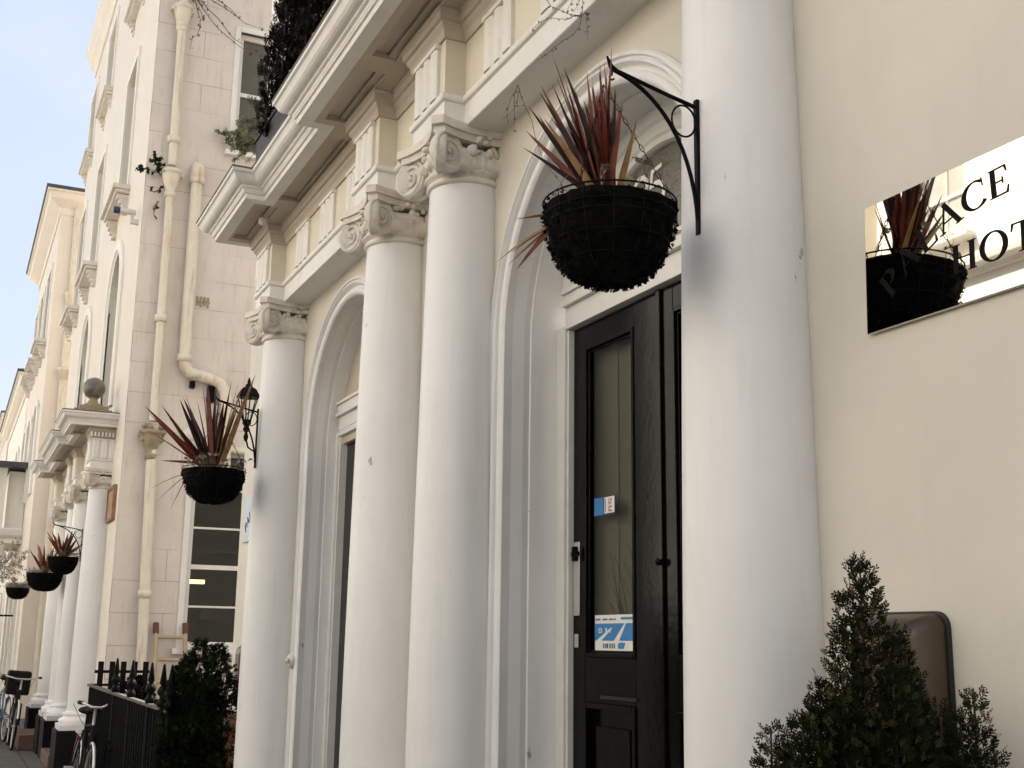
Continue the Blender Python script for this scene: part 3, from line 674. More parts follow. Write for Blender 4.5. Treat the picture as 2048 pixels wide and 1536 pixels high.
# lozenge leaf and dirt marks are in the paint; a doorbell and cable clip on the far arch
bell = MB().lathe([(0, 0), (.048, 0), (.05, .012), (.044, .03), (.03, .042), (.0, .046)], (7.83, .005, 1.52), 28, (-.35, .94, 0)); bell.lathe([(.018, 0), (.02, .012), (.0, .016)], (7.815, .048, 1.52), 16, (-.35, .94, 0))
tag(bell.build('wall_bell', 'plastic'), 'round cream painted bell push on the wall between far column and arched window', 'bell')
cl = MB().box(4.73, 4.752, 0, .014, 1.60, 1.635)
tag(cl.build('door_bell', 'steel'), 'tiny grey bell push beside the doorway arch', 'bell push')

# ---------------------------------------------------------------- hotel name plate
def glyph(ch):
    """list of polygons/strokes in a unit-height box: ('p', pts) polygon or ('s', pts, widths) stroke; returns (items, advance)"""
    T, t, sf = .15, .045, .028
    def serif(x, y, w_=.2): return ('p', [(x - w_ / 2, y), (x + w_ / 2, y), (x + w_ / 2, y + sf), (x - w_ / 2, y + sf)])
    I = []
    if ch == 'I': I = [('p', [(.1, 0), (.1 + T, 0), (.1 + T, 1), (.1, 1)]), serif(.16, 0, .28), serif(.16, 1 - sf, .28)]; return I, .32
    def stem(x): return [('p', [(x, 0), (x + T, 0), (x + T, 1), (x, 1)]), serif(x + T / 2, 0, .27), serif(x + T / 2, 1 - sf, .27)]
    def arc(cx_, cy_, rx, ry, a0, a1, wmin, wmax, n_=26):
        P = []; W_ = []
        for i in range(n_ + 1):
            a = a0 + (a1 - a0) * i / n_; P.append((cx_ + rx * math.cos(a), cy_ + ry * math.sin(a))); W_.append(wmin + (wmax - wmin) * abs(math.cos(a)) ** 1.3)
        return ('s', P, W_)
    if ch == 'H': return stem(.08) + stem(.62) + [('p', [(.2, .49), (.63, .49), (.63, .49 + t), (.2, .49 + t)])], .86
    if ch == 'L': return stem(.08) + [('p', [(.1, 0), (.6, 0), (.63, .27), (.6, .27), (.54, .05), (.1, .04)])], .68
    if ch == 'T': return [('p', [(.30, 0), (.30 + T, 0), (.30 + T, .98), (.30, .98)]), serif(.36, 0, .28), ('p', [(.02, 1), (.70, 1), (.73, .74), (.70, .74), (.64, .95), (.08, .95), (.02, .74), (-.01, .74)])], .76
    if ch == 'E': return stem(.08) + [('p', [(.1, 0), (.60, 0), (.64, .26), (.61, .26), (.55, .05), (.1, .045)]), ('p', [(.1, 1), (.58, 1), (.60, .76), (.57, .76), (.52, .955), (.1, .955)]), ('p', [(.18, .485), (.44, .485), (.44, .40), (.47, .40), (.47, .62), (.44, .62), (.44, .525), (.18, .525)])], .70
    if ch == 'P': return stem(.08) + [('p', [(.1, 1), (.34, 1), (.34, .965), (.1, .965)]), arc(.33, .735, .23, .245, -PI / 2, PI / 2, t, T), ('p', [(.2, .475), (.34, .475), (.34, .51), (.2, .51)])], .64
    if ch == 'R': return stem(.08) + [('p', [(.1, 1), (.34, 1), (.34, .965), (.1, .965)]), arc(.33, .745, .22, .235, -PI / 2, PI / 2, t, T), ('p', [(.3, .52), (.44, .52), (.80, .0), (.64, 0)])], .78
    if ch == 'A': return [('s', [(.10, 0), (.40, 1.0)], [t, t]), ('s', [(.38, 1.02), (.72, 0)], [T, T]), ('p', [(.2, .32), (.6, .32), (.6, .355), (.2, .355)]), serif(.10, 0, .22), serif(.72, 0, .28)], .84
    if ch == 'O': return [arc(.44, .5, .37, .49, 0, 2 * PI, t, T * 1.05, 44)], .90
    if ch == 'C': return [arc(.46, .5, .38, .49, math.radians(48), math.radians(318), t, T * 1.05, 36), ('p', [(.72, .98), (.755, .98), (.755, .68), (.73, .68)])], .82
    if ch == 'U': return [('p', [(.10, .3), (.10 + T, .3), (.10 + T, 1), (.10, 1)]), arc(.42, .32, .26, .30, PI, 2 * PI, t, T * .8), ('p', [(.665, .3), (.70, .3), (.70, 1), (.665, 1)]), serif(.16, 1 - sf, .27), serif(.68, 1 - sf, .22)], .84
    return [], .4
def put_glyph(mb, ch, frame2d, y0, y1):
    items, adv = glyph(ch)
    for k_, it in enumerate(items):
        e = k_ * .00004
        if it[0] == 'p': mb.prism([frame2d(*p) for p in it[1]], lambda a, b, h: (a, h, b), y0, y1 + e)
        else:
            P, W_ = it[1], it[2]; L_ = []; R_ = []; closed = (Vector(P[0]) - Vector(P[-1])).length < 1e-4
            for i in range(len(P)):
                a = Vector(P[i - 1] if i else (P[-2] if closed else P[0])); b = Vector(P[i + 1] if i < len(P) - 1 else (P[1] if closed else P[-1]))
                d = (b - a).normalized(); nn = Vector((-d.y, d.x)); p = Vector(P[i]); L_.append(p + nn * W_[i] / 2); R_.append(p - nn * W_[i] / 2)
            A = [frame2d(*v) for v in L_]; B = [frame2d(*v) for v in R_]; n_ = len(A)
            vs = [(a, y, b) for y in (y0, y1 + e) for a, b in A] + [(a, y, b) for y in (y0, y1 + e) for a, b in B]
            fs = []
            for i in range(n_ - 1):
                fs += [(n_ + i, n_ + i + 1, 3 * n_ + i + 1, 3 * n_ + i), (i, i + 1, n_ + i + 1, n_ + i), (2 * n_ + i, 2 * n_ + i + 1, 3 * n_ + i + 1, 3 * n_ + i)]
            mb.add(vs, fs)
def name_plate(u_c, z0, z1, hw_, label, y=.004, tilt=0.0):
    t_ = thing('name_plate', label, 'sign', (u_c, y, z0), 'hotel name plates')
    MB().box(u_c - hw_, u_c + hw_, y, y + .012, z0, z1).build('plate', 'metal', t_, bevel=.002)
    tx = MB(); H_ = .070; WX = 1.32; yy = y + .0122
    # arched first line; text reads towards -x
    word = 'PALACE COURT'; R_ = .62; zc = z0 + .262 - R_; adv = [glyph(c)[1] * H_ * 1.46 if c != ' ' else .05 for c in word]; tot = sum(adv); s_ = 0
    for c, ad in zip(word, adv):
        th = (s_ + ad / 2 - tot / 2) / R_; gw = glyph(c)[1]
        bu, bz = u_c - R_ * math.sin(th), zc + R_ * math.cos(th)
        def f2(a, b, bu=bu, bz=bz, th=th, gw=gw):
            x = (a - gw / 2) * H_ * WX; y_ = (b - .5) * H_
            return (bu - (x * math.cos(th) + y_ * math.sin(th)), bz + (-x * math.sin(th) + y_ * math.cos(th)))
        if c != ' ': tx = MB(); put_glyph(tx, c, f2, yy, yy + .0012); tx.build('letter', 'ink', t_, fix=False)
        s_ += ad
    word = 'HOTEL'; adv = [glyph(c)[1] * H_ * 1.46 for c in word]; tot = sum(adv); s_ = 0
    for c, ad in zip(word, adv):
        bu = u_c + tot / 2 - s_ - .006; bz = z0 + .078
        tx = MB(); put_glyph(tx, c, lambda a, b, bu=bu, bz=bz: (bu - a * H_ * WX, bz + b * H_), yy, yy + .0012); tx.build('letter', 'ink', t_, fix=False); s_ += ad
    t_.rotation_euler = (math.radians(tilt), 0, 0)
    return t_
name_plate(1.840, 2.437, 2.782, .490, 'large polished metal hotel name plate with dark arched lettering on the near wall', tilt=1.75)
name_plate(9.02, 2.39, 2.74, .50, 'small distant polished name plate catching light behind the far column')

def wall_case(u0, u1, z0, z1, label, dep=.10):
    t_ = thing('wall_case', label, 'metal case', ((u0 + u1) / 2, 0, z0), 'metal wall cases')
    # domed cover: rounded-rectangle outline, insetting towards a flat front
    def rr(a, b, c, d, r, n_=6):
        P = []
        for cx_, cz_, s0 in ((b - r, d - r, 0), (a + r, d - r, PI / 2), (a + r, c + r, PI), (b - r, c + r, 1.5 * PI)):
            for i in range(n_ + 1): an = s0 + PI / 2 * i / n_; P.append((cx_ + r * math.cos(an), cz_ + r * math.sin(an)))
        return P
    m = MB(); rings = []
    for i in range(9):
        a = PI / 2 * i / 8; ins = .075 * (1 - math.cos(a)); yy = .012 + dep * math.sin(a); rings.append([(p, yy, q) for p, q in rr(u0 + ins, u1 - ins, z0 + ins, z1 - ins, .035 - .02 * (1 - math.cos(a)))])
    n_ = len(rings[0]); vs = [v for r in rings for v in r]
    m.add(vs, [(j * n_ + i, j * n_ + (i + 1) % n_, (j + 1) * n_ + (i + 1) % n_, (j + 1) * n_ + i) for j in range(8) for i in range(n_)], True)
    m.add(rings[-1], [tuple(range(n_))]); m.build('cover', 'bronze', t_)
    MB().prism(rr(u0 - .006, u1 + .006, z0 - .006, z1 + .006, .038), lambda a, b, h: (a, h, b), 0, .012).build('gasket', 'rubber', t_)
    return t_
wall_case(2.125, 2.385, 1.22, 1.73, 'bronze coloured rounded metal wall case behind the near clipped conifer')
wall_case(8.90, 9.15, 1.15, 1.62, 'small dark metal wall case beside the far column above the shrub')

# ---------------------------------------------------------------- the white terrace house beyond the gap
def sash(par, axis, c, hw_, z0, z1, plane, depth=.12, rails=3, name='window', gl='dglass', arch=False, bars=0, nrm=1):
    """sash window; axis 'x': wall runs along x at y=plane; axis 'y': wall runs along y at x=plane"""
    if axis == 'x': B = lambda m, a0, a1, d0, d1, za, zb: m.box(a0, a1, plane - nrm * d0, plane - nrm * d1, za, zb)
    else: B = lambda m, a0, a1, d0, d1, za, zb: m.box(plane + nrm * d0, plane + nrm * d1, a0, a1, za, zb)
    m = MB(); fw = .06
    B(m, c - hw_, c - hw_ + fw, depth - .04, depth + .03, z0, z1); B(m, c + hw_ - fw, c + hw_, depth - .04, depth + .03, z0, z1)
    B(m, c - hw_ + fw, c + hw_ - fw, depth - .039, depth + .03, z0, z0 + fw); B(m, c - hw_ + fw, c + hw_ - fw, depth - .039, depth + .03, z1 - fw, z1)
    for i in range(1, rails + 1):
        z = z0 + (z1 - z0) * i / (rails + 1); t = .028 if (rails == 1 or i == (rails + 1) // 2) else .012
        B(m, c - hw_ + fw, c + hw_ - fw, depth - .03, depth + .02, z - t, z + t)
    for i in range(bars):
        x = c - hw_ + 2 * hw_ * (i + 1) / (bars + 1); B(m, x - .012, x + .012, depth - .025, depth + .015, z0 + fw, z1 - fw)
    o = m.build(name, 'winframe', par)
    g_ = MB(); B(g_, c - hw_ + fw, c + hw_ - fw, depth, depth + .01, z0 + fw, z1 - fw); g_.build('pane', gl, o)
    return o
PT = .28; UT = 15.4; DZ = -.15
TH = thing('terrace_house', 'tall pinkish cream terrace house beyond the gap with drainpipes on its lined side wall', 'house', (20.5, PT, 0), 'terrace houses')
sw = MB(); ops = [(-1.64, -.60, 1.55, 4.0), (-1.90, -.83, 8.1, 9.85)]
ys_ = sorted({-9, PT} | {o[0] for o in ops} | {o[1] for o in ops})
for a, b in zip(ys_[:-1], ys_[1:]):
    z = -.2
    for o in [o for o in ops if o[0] < (a + b) / 2 < o[1]]:
        sw.quad((UT, a, z), (UT, b, z), (UT, b, o[2]), (UT, a, o[2])); z = o[3]
    sw.quad((UT, a, z), (UT, b, z), (UT, b, 14.0), (UT, a, 14.0))
for a, b, c, d in ops:
    for P, Q in (((a, c), (a, d)), ((a, d), (b, d)), ((b, d), (b, c)), ((b, c), (a, c))): sw.quad((UT, P[0], P[1]), (UT, Q[0], Q[1]), (UT + .16, Q[0], Q[1]), (UT + .16, P[0], P[1]))
sw.build('side_wall', 'tside', TH)
for a, b, c, d in ops:
    m = MB(); 
    m.box(UT - .022, UT + .05, b - .0, b + .075, c - .02, d + .07); m.box(UT - .022, UT + .05, a - .075, a, c - .02, d + .07); m.box(UT - .03, UT + .05, a, b, d, d + .075)
    m.box(UT - .10, UT + .05, a - .12, b + .12, c - .09, c - .021); m.build('architrave', 'winframe', TH, bevel=.006)
w1 = sash(TH, 'y', -1.12, .52, 1.55, 4.0, UT, .10, rails=4, gl='glass'); sash(TH, 'y', -1.365, .535, 8.1, 9.85, UT, .12, rails=1, gl='gglass')
rm = MB()
for q in (((UT + .9, -1.7), (UT + .9, -.5)), ((UT + .9, -.5), (UT + .17, -.5)), ((UT + .17, -1.75), (UT + .9, -1.75))):
    (xa, ya), (xb, yb2) = q; rm.quad((xa, ya, 1.3), (xb, yb2, 1.3), (xb, yb2, 4.2), (xa, ya, 4.2))
rm.quad((UT + .17, -1.75, 4.19), (UT + .9, -1.75, 4.19), (UT + .9, -.5, 4.19), (UT + .17, -.5, 4.19)); rm.box(UT + .2, UT + .9, -1.7, -.5, 1.3, 1.35)
rm.box(UT + .5, UT + .88, -1.2, -.9, 1.9, 2.0).box(UT + .5, UT + .88, -1.6, -.75, 2.75, 2.78); rm.build('room', 'interior', TH)
lampm = bpy.data.materials.new('lit_tube'); lampm.use_nodes = True; bb = lampm.node_tree.nodes['Principled BSDF']; bb.inputs['Emission Color'].default_value = (1, .72, .3, 1); bb.inputs['Emission Strength'].default_value = .8; bb.inputs['Base Color'].default_value = (.8, .6, .3, 1); MT['lamp'] = lampm
MB().box(UT + .35, UT + .42, -.90, -.66, 2.335, 2.385).build('ceiling_lamp', 'lamp', TH)
# front wall with arched first-floor windows
UCS = (17.8, 21.8, 24.9)
fw_ = MB(); ar = [(u, .72, 6.45, 4.75) for u in UCS[:2]]
rects = [(u - .55, u + .55, 8.0, 10.1) for u in UCS] + [(u - .55, u + .55, 11.3, 12.8) for u in UCS]
arched_wall(fw_, UT, 25.3, -.1, 14.0, ar, y=PT, rects=[], reveal=.24) if False else None
arched_wall(fw_, UT, 25.3, -.1, 7.7, ar, y=PT, reveal=.24); arched_wall(fw_, UT, 25.3, 7.7, 14.0, [], y=PT, rects=rects, reveal=.22)
fw_.quad((25.3, PT, -.1), (25.3, -8, -.1), (25.3, -8, 14), (25.3, PT, 14)); fw_.quad((UT, PT, 14), (26, PT, 14), (26, -8, 14), (UT, -8, 14))
fw_.build('front_wall', 'tfront', TH)
for u, R_, sp_, zb in ar:
    m = MB(); arch_sweep(m, u, sp_, zb, [(.90, PT - .02), (.90, PT + .03), (.87, PT + .05), (.76, PT + .05), (.74, PT + .02), (.72, PT + .01), (.72, PT - .02)], 24); m.build('arch_surround', 'tfront2', TH)
    f = MB().prism([(u + .72 * math.cos(PI * i / 24), sp_ + .72 * math.sin(PI * i / 24)) for i in range(25)] + [(u - .72, zb), (u + .72, zb)], lambda a, b, h: (a, h, b), PT - .25, PT - .235).build('window', 'gglass', TH)
    m = MB(); arch_sweep(m, u, sp_, zb, [(.72, PT - .234), (.72, PT - .19), (.65, PT - .19), (.65, PT - .234)], 24); m.box(u - .649, u + .649, PT - .233, PT - .195, sp_ - .03, sp_ + .03); m.box(u - .02, u + .02, PT - .233, PT - .20, zb, sp_ - .031); m.build('frame', 'winframe', f)
def sill(par, u, hw_, z, p, d=.24):
    m = MB().box(u - hw_, u + hw_, p - .01, p + d, z, z + .07).box(u - hw_ + .03, u + hw_ - .03, p - .01, p + d - .05, z - .05, z - .001)
    for s_ in (-1, 1):
        for k_ in range(4): m.box(u + s_ * (hw_ - .16) - .07, u + s_ * (hw_ - .16) + .07, p - .01, p + d - .08 - .03 * k_, z - .055 - .07 * (k_ + 1), z - .0555 - .07 * k_)
    return m.build('sill', 'carve', par, bevel=.006)
for u in UCS:
    sill(TH, u, .78, 7.92, PT); sill(TH, u, .70, 11.22, PT, .16)
    for z0, z1 in ((8.0, 10.1), (11.3, 12.8)):
        sash(TH, 'x', u, .55, z0, z1, PT, .16, rails=1, gl='gglass')
        m = MB(); box_frame(m, u - .66, u + .66, z0 - .0, z1 + .11, PT - .01, PT + .03, .105, bot=False); m.build('architrave', 'tfront2', TH)
m = mould(MB(), [(UT - .0, PT - 8), (UT, PT), (25.3, PT), (25.3, PT - 8)], [(-.05, 13.35), (.03, 13.35), (.04, 13.45), (.08, 13.52), (.14, 13.58), (.15, 13.75), (.22, 13.83), (.23, 13.93), (-.05, 14.01)]); m.build('roof_cornice', 'tfront', TH)
# portico of the terrace house
TC = [16.5, 18.45, 19.38, 21.7]
for c in TC: column(TH, c, PT, .52, 3.72 + DZ)
entablature(TH, TC, PT, None, [(16.1, 17.05, .58), (17.05, 17.9, .455), (17.9, 19.95, .58), (19.95, 21.2, .455), (21.2, 22.1, .58)], [(16.3, 16.9, .34, .48), (18.0, 19.8, .33, .46), (20.1, 21.1, .22, .38)], [17.2, 17.75, 20.3, 20.85], dz=DZ)
for z0, ya, yb_ in ((3.60 + .30, .02, .26),):
    triglyph(TH.children[0], 16.3, PT + .12, 4.04 + DZ + .036, 4.33 + DZ, w=.3, nrm='x')
m = MB()
for i in range(7): m.box(16.215, 16.235, PT + .02 + i * .045, PT + .045 + i * .045, 4.352 + DZ, 4.41 + DZ)
m.build('dentils', 'trim', TH)
pd_ = MB().box(17.0, 18.2, PT - .0, PT + .012, .0, 3.0); pd_.build('door', 'plinth', TH)
for u0, u1, z1, y1 in ((16.9, 18.1, .17, .42),): MB().box(u0, u1, PT + .01, PT + y1, 0.002, z1).build('step', 'redstep', TH, bevel=.012)
MB().box(19.8, 21.1, PT + .01, PT + .62, .002, .22).build('step', 'redstep', TH, bevel=.012)
# drainpipes on the side wall
def pipe_joint(par, y, z, x, r): return MB().lathe([(r, -.05), (r + .018, -.048), (r + .02, .0), (r + .022, .04), (r, .045)], (x, y, z), 18).box(x, UT, y - .02, y + .02, z - .02, z + .02).build('collar', 'pipe', par)
xa = UT - .11
pA = MB().tube([(xa, -.01, 14.0), (xa, -.03, 7.7)], .056, 16); pA.tube([(xa, -.035, 7.5), (xa, -.045, 4.3)], .053, 16); pA.tube([(xa, -.05, 4.1), (xa, -.10, 2.2), (xa, -.13, 1.2), (xa, -.14, -.1)], .064, 16)
PA = pA.build('downpipe', 'pipe', TH)
for z, y in ((9.72, -.02), (8.06, -.025), (5.63, -.04), (2.17, -.10), (12.0, -.01)): pipe_joint(PA, y, z, xa, .06)
for z, y in ((7.6, -.03), (4.15, -.045), (9.95, -.02)):
    h = MB().lathe([(.06, -.34), (.072, -.33), (.075, -.27), (.062, -.26), (.065, -.22), (.09, -.16), (.115, -.06), (.12, -.02), (.132, -.015), (.132, .03), (.11, .035), (.06, .03)], (xa, y, z), 20)
    h.box(xa, UT, y - .15, y + .15, z - .03, z + .02)
    h.build('hopper', 'pipegrime' if z < 7 else 'pipe', PA)
xb = UT - .10
pB = MB().tube([(xb, -.365, 7.72), (xb, -.37, 5.16), (xb, -.39, 5.04), (xb, -.44, 4.97), (xb, -.52, 4.95), (xb, -.74, 4.91), (xb, -.84, 4.87), (xb, -.91, 4.76), (xb, -.94, 4.6), (xb, -.96, 4.1), (xb, -.97, 3.7)], .075, 16)
PB = pB.build('downpipe', 'pipe', TH); pipe_joint(PB, -.37, 5.15, xb, .075); pipe_joint(PB, -.365, 7.55, xb, .075); pipe_joint(PB, -.52, 4.95, xb, .077)
MB().lathe([(.0, .10), (.05, .09), (.085, .04), (.09, 0), (.09, -.14), (.075, -.15)], (xb, -.365, 7.72), 18).box(xb, UT, -.42, -.31, 7.58, 7.70).build('pipe_head', 'pipe', PB)
pc = MB().tube([(xb, -1.9, 3.98), (xb, -.86, 4.02), (xb, -.82, 4.0), (xb, -.80, 3.8), (xb, -.80, 3.6)], .05, 12).lathe([(.06, -.04), (.075, -.03), (.075, .03), (.06, .04)], (xb, -.95, 4.02), 14, (0, 1, 0)); pc.build('waste_pipe', 'pipe', TH)
MB().lathe([(.085, 0), (.085, .07), (.07, .09), (0, .10)], (UT, -.49, 4.18), 20, (-1, 0, 0)).build('vent_cowl', 'plastic', TH)
m = MB(); box_frame(m, -.66, -.49, 5.86, 6.02, UT - .012, UT, .02) if False else None
for i in range(4): m.box(UT - .014, UT - .001, -.645 + i * .045, -.620 + i * .045, 5.87 + .02 * (i % 2), 6.01)
m.box(UT - .012, UT - .001, -.66, -.49, 5.93, 5.95); m.build('vent_grille', 'pipegrime', TH)
m = MB()
for i in range(5): m.tube([(UT - .012, -.30 + i * .02, 4.9), (UT - .03, -.30 + i * .1, 4.86)], .012, 6) if False else None
MB().box(UT - .09, UT, -.53, -.47, 4.78, 4.87).box(UT - .07, UT, -.79, -.70, 4.62, 4.83).build('pipe_bracket', 'iron', PB)

# small fittings of the side and front wall
m = thing('cctv_camera', 'white wall camera with dark blue lens end high on the corner of the pink house', 'camera', (15.75, PT, 7.12))
MB().tube([(15.75, PT + .04, 7.14), (15.75, PT + .24, 7.14)], .04, 14).box(15.72, 15.78, PT, PT + .1, 6.98, 7.04).box(15.735, 15.765, PT + .06, PT + .1, 7.0, 7.1).build('housing', 'plastic', m)
MB().tube([(15.75, PT + .241, 7.14), (15.75, PT + .32, 7.14)], .046, 14).build('lens', 'navy', m)
m = thing('wall_plaque', 'weathered tan stone plaque on the corner of the pink house above the railings', 'plaque', (15.85, PT, 3.1))
MB().box(15.62, 16.22, PT, PT + .03, 3.10, 3.50).build('panel', 'plaque', m, bevel=.006); 
f = MB(); box_frame(f, 15.60, 16.24, 3.08, 3.52, PT + .001, PT + .045, .04); f.build('frame', 'brickred', m)
gl_ = thing('globe_lamp', 'mottled grey globe light on a stepped base above the white portico', 'lamp', (16.45, PT + .3, 4.5))
MB().box(16.15, 16.75, PT + .08, PT + .55, 4.49, 4.54).box(16.24, 16.66, PT + .12, PT + .48, 4.541, 4.60).lathe([(.15, 4.601), (.13, 4.64), (.07, 4.67), (.05, 4.72), (.07, 4.74)], (16.45, PT + .3, 0), 20).build('base', 'pipegrime', gl_)
MB().lathe([(.03, 4.72)] + [(.145 * math.sin(a), 4.87 - .145 * math.cos(a)) for a in [PI * i / 16 for i in range(2, 17)]], (16.45, PT + .3, 0), 24).build('globe', 'gglob' if 'gglob' in MT else 'carve', gl_)

# ladder leaning against the side wall
ld = thing('ladder', 'worn red tipped ladder leaning on the pink side wall below the window', 'ladder', (15.0, -.4, 0))
for y in (-.27, -.62):
    a = Vector((14.72, y, -.12)); b = Vector((15.33, y, 1.82)); d = (b - a)
    MB().tube([a, b], .028, 8).build('rail', 'tan', ld)
    MB().tube([b - d * .06, b + d * .005], .036, 8).build('tip', 'rust', ld)
for i in range(7):
    t = .10 + i * .136; p = Vector((14.72, -.27, -.12)).lerp(Vector((15.33, -.27, 1.82)), t); MB().tube([p, p + Vector((0, -.35, 0))], .018, 8).build('rung', 'tan', ld)

# ---------------------------------------------------------------- houses further along the terrace
def far_house(label, u0, u1, p, h, m_, cols_, roof='coping', over=.30, pipe_=None, sidewin=False, slates=False):
    t_ = thing('terrace_house', label, 'house', ((u0 + u1) / 2, p, 0), 'terrace houses')
    m = MB(); ar_ = [(u, .55, 6.2, 4.7) for u in cols_]; rc = [(u - .5, u + .5, z, z + 1.7) for u in cols_ for z in ((8.2,) if h > 10 else ())]
    if h > 13: rc += [(u - .45, u + .45, 11.2, 12.4) for u in cols_]
    arched_wall(m, u0, u1, -.1, 7.4, ar_ + [(u, .5, 2.3, .6) for u in cols_], y=p, reveal=.2); arched_wall(m, u0, u1, 7.4, h, [], y=p, rects=rc, reveal=.2 if rc else 0)
    m.quad((u1, p, -.1), (u1, -8, -.1), (u1, -8, h), (u1, p, h)); m.quad((u0, p, h), (u1, p, h), (u1, -8, h), (u0, -8, h))
    m.quad((u0, p, -.1), (u0, -8, -.1), (u0, -8, h), (u0, p, h)); m.build('wall', m_, t_)
    for u, R_, sp_, zb in ar_ + [(u, .5, 2.3, .6) for u in cols_]:
        MB().prism([(u + R_ * math.cos(PI * i / 16), sp_ + R_ * math.sin(PI * i / 16)) for i in range(17)] + [(u - R_, zb), (u + R_, zb)], lambda a, b, hh: (a, hh, b), p - .19, p - .18).build('window', 'gglass', t_)
        mm_ = MB(); arch_sweep(mm_, u, sp_, zb, [(R_ + .16, p - .01), (R_ + .16, p + .05), (R_ + .02, p + .06), (R_, p - .01)], 16); mm_.build('arch_surround', 'tfront2', t_)
    for a, b, c, d in rc:
        sash(t_, 'x', (a + b) / 2, (b - a) / 2, c, d, p, .12, rails=1, gl='gglass'); sill(t_, (a + b) / 2, (b - a) / 2 + .2, c - .08, p, .26)
        mm_ = MB(); box_frame(mm_, a - .12, b + .12, c, d + .12, p - .01, p + .04, .12, bot=False); mm_.build('architrave', 'tfront2', t_)
    mould(MB(), [(u0, p - 6), (u0, p), (u1, p), (u1, p - 6)], [(-.05, h - .45), (.03, h - .45), (.04, h - .3), (.12, h - .25), (over - .08, h - .15), (over - .06, h - .02), (over, h), (over, h + .04), (-.05, h + .06)]).build('roof_cornice', 'tfront', t_)
    mould(MB(), [(u0, p - 6), (u0, p), (u1, p), (u1, p - 6)], [(-.1, h + .062), (over + .02, h + .045), (over + .03, h + .11), (over - .1, h + .16), (-.1, h + .17)]).build('roof_edge', 'roofslate' if slates else 'coping', t_)
    return t_
T2 = far_house('cream terrace house with a white drainpipe down its side wall beyond the portico', 27.3, 33.9, .60, 11.3, 'tfront', (28.9, 31.0, 32.9), slates=True, over=.34)
xp = 27.2
p2 = MB().tube([(xp, .24, 11.4), (xp, .22, 4.0), (xp, .2, -.1)], .085, 14).build('downpipe', 'pipe', T2)
for z in (9.0, 7.3): MB().lathe([(.09, -.2), (.12, -.18), (.14, -.02), (.16, 0), (.16, .06), (.09, .07)], (xp, .23, z), 16).build('hopper', 'pipe', p2)
m = MB(); 
for i in range(1):
    m.prism([(.03, 5.9), (.2, 5.9)] + [(.115 + .085 * math.cos(PI * i / 10), 6.75 + .1 * math.sin(PI * i / 10)) for i in range(11)], lambda a, b, h: (h, a, b), 27.27, 27.33)
m.build('window', 'gglass', T2)
# flat roofed white porch box in front of it
pr = MB().box(30.2, 33.2, .61, 1.35, 3.75, 4.1).box(30.3, 30.6, 1.05, 1.3, 4.101, 5.5).box(32.8, 33.1, 1.05, 1.3, 4.101, 5.5).box(30.5, 33.0, .61, 1.0, 4.102, 5.45)
for u in (30.4, 32.9): pr.lathe([(.2, 0), (.2, .3), (.17, .35), (.14, 3.4), (.2, 3.5), (.2, 3.749)], (u, 1.15, 0), 20)
pr.build('porch', 'tfront2', T2); MB().box(30.0, 33.3, .61, 1.45, 5.501, 5.62).build('porch_roof', 'roofslate', T2)
m = mould(MB(), [(30.15, .6), (30.15, 1.4), (33.25, 1.4), (33.25, .6)], [(-.03, 3.85), (.08, 3.92), (.12, 4.05), (-.03, 4.06)]); m.build('porch_cornice', 'trim', T2)
T3 = far_house('low cream terrace house with dark slate eaves at the left edge', 34.6, 45.0, .60, 8.6, 'tfront2', (36.4, 39.4, 42.4), slates=True)
MB().box(36.0, 36.6, .0, .5, 8.7, 9.3).build('chimney', 'brickred', T3)
T4 = far_house('distant pale terrace house at the far left end of the row', 45.6, 66.0, .62, 9.3, 'tfront', (48, 52, 56, 60), slates=True)
m = MB().box(37.4, 38.1, .66, 1.0, .2, .52); 
sg = thing('shop_sign', 'tiny red sign on the farthest terrace front at the left edge', 'sign', (30.0, 1.3, 1.9)); MB().box(29.9, 30.0, 1.18, 1.42, 1.95, 2.25).build('board', 'redp', sg); MB().box(29.93, 29.97, .6, 1.18, 2.08, 2.12).build('arm', 'iron', sg)

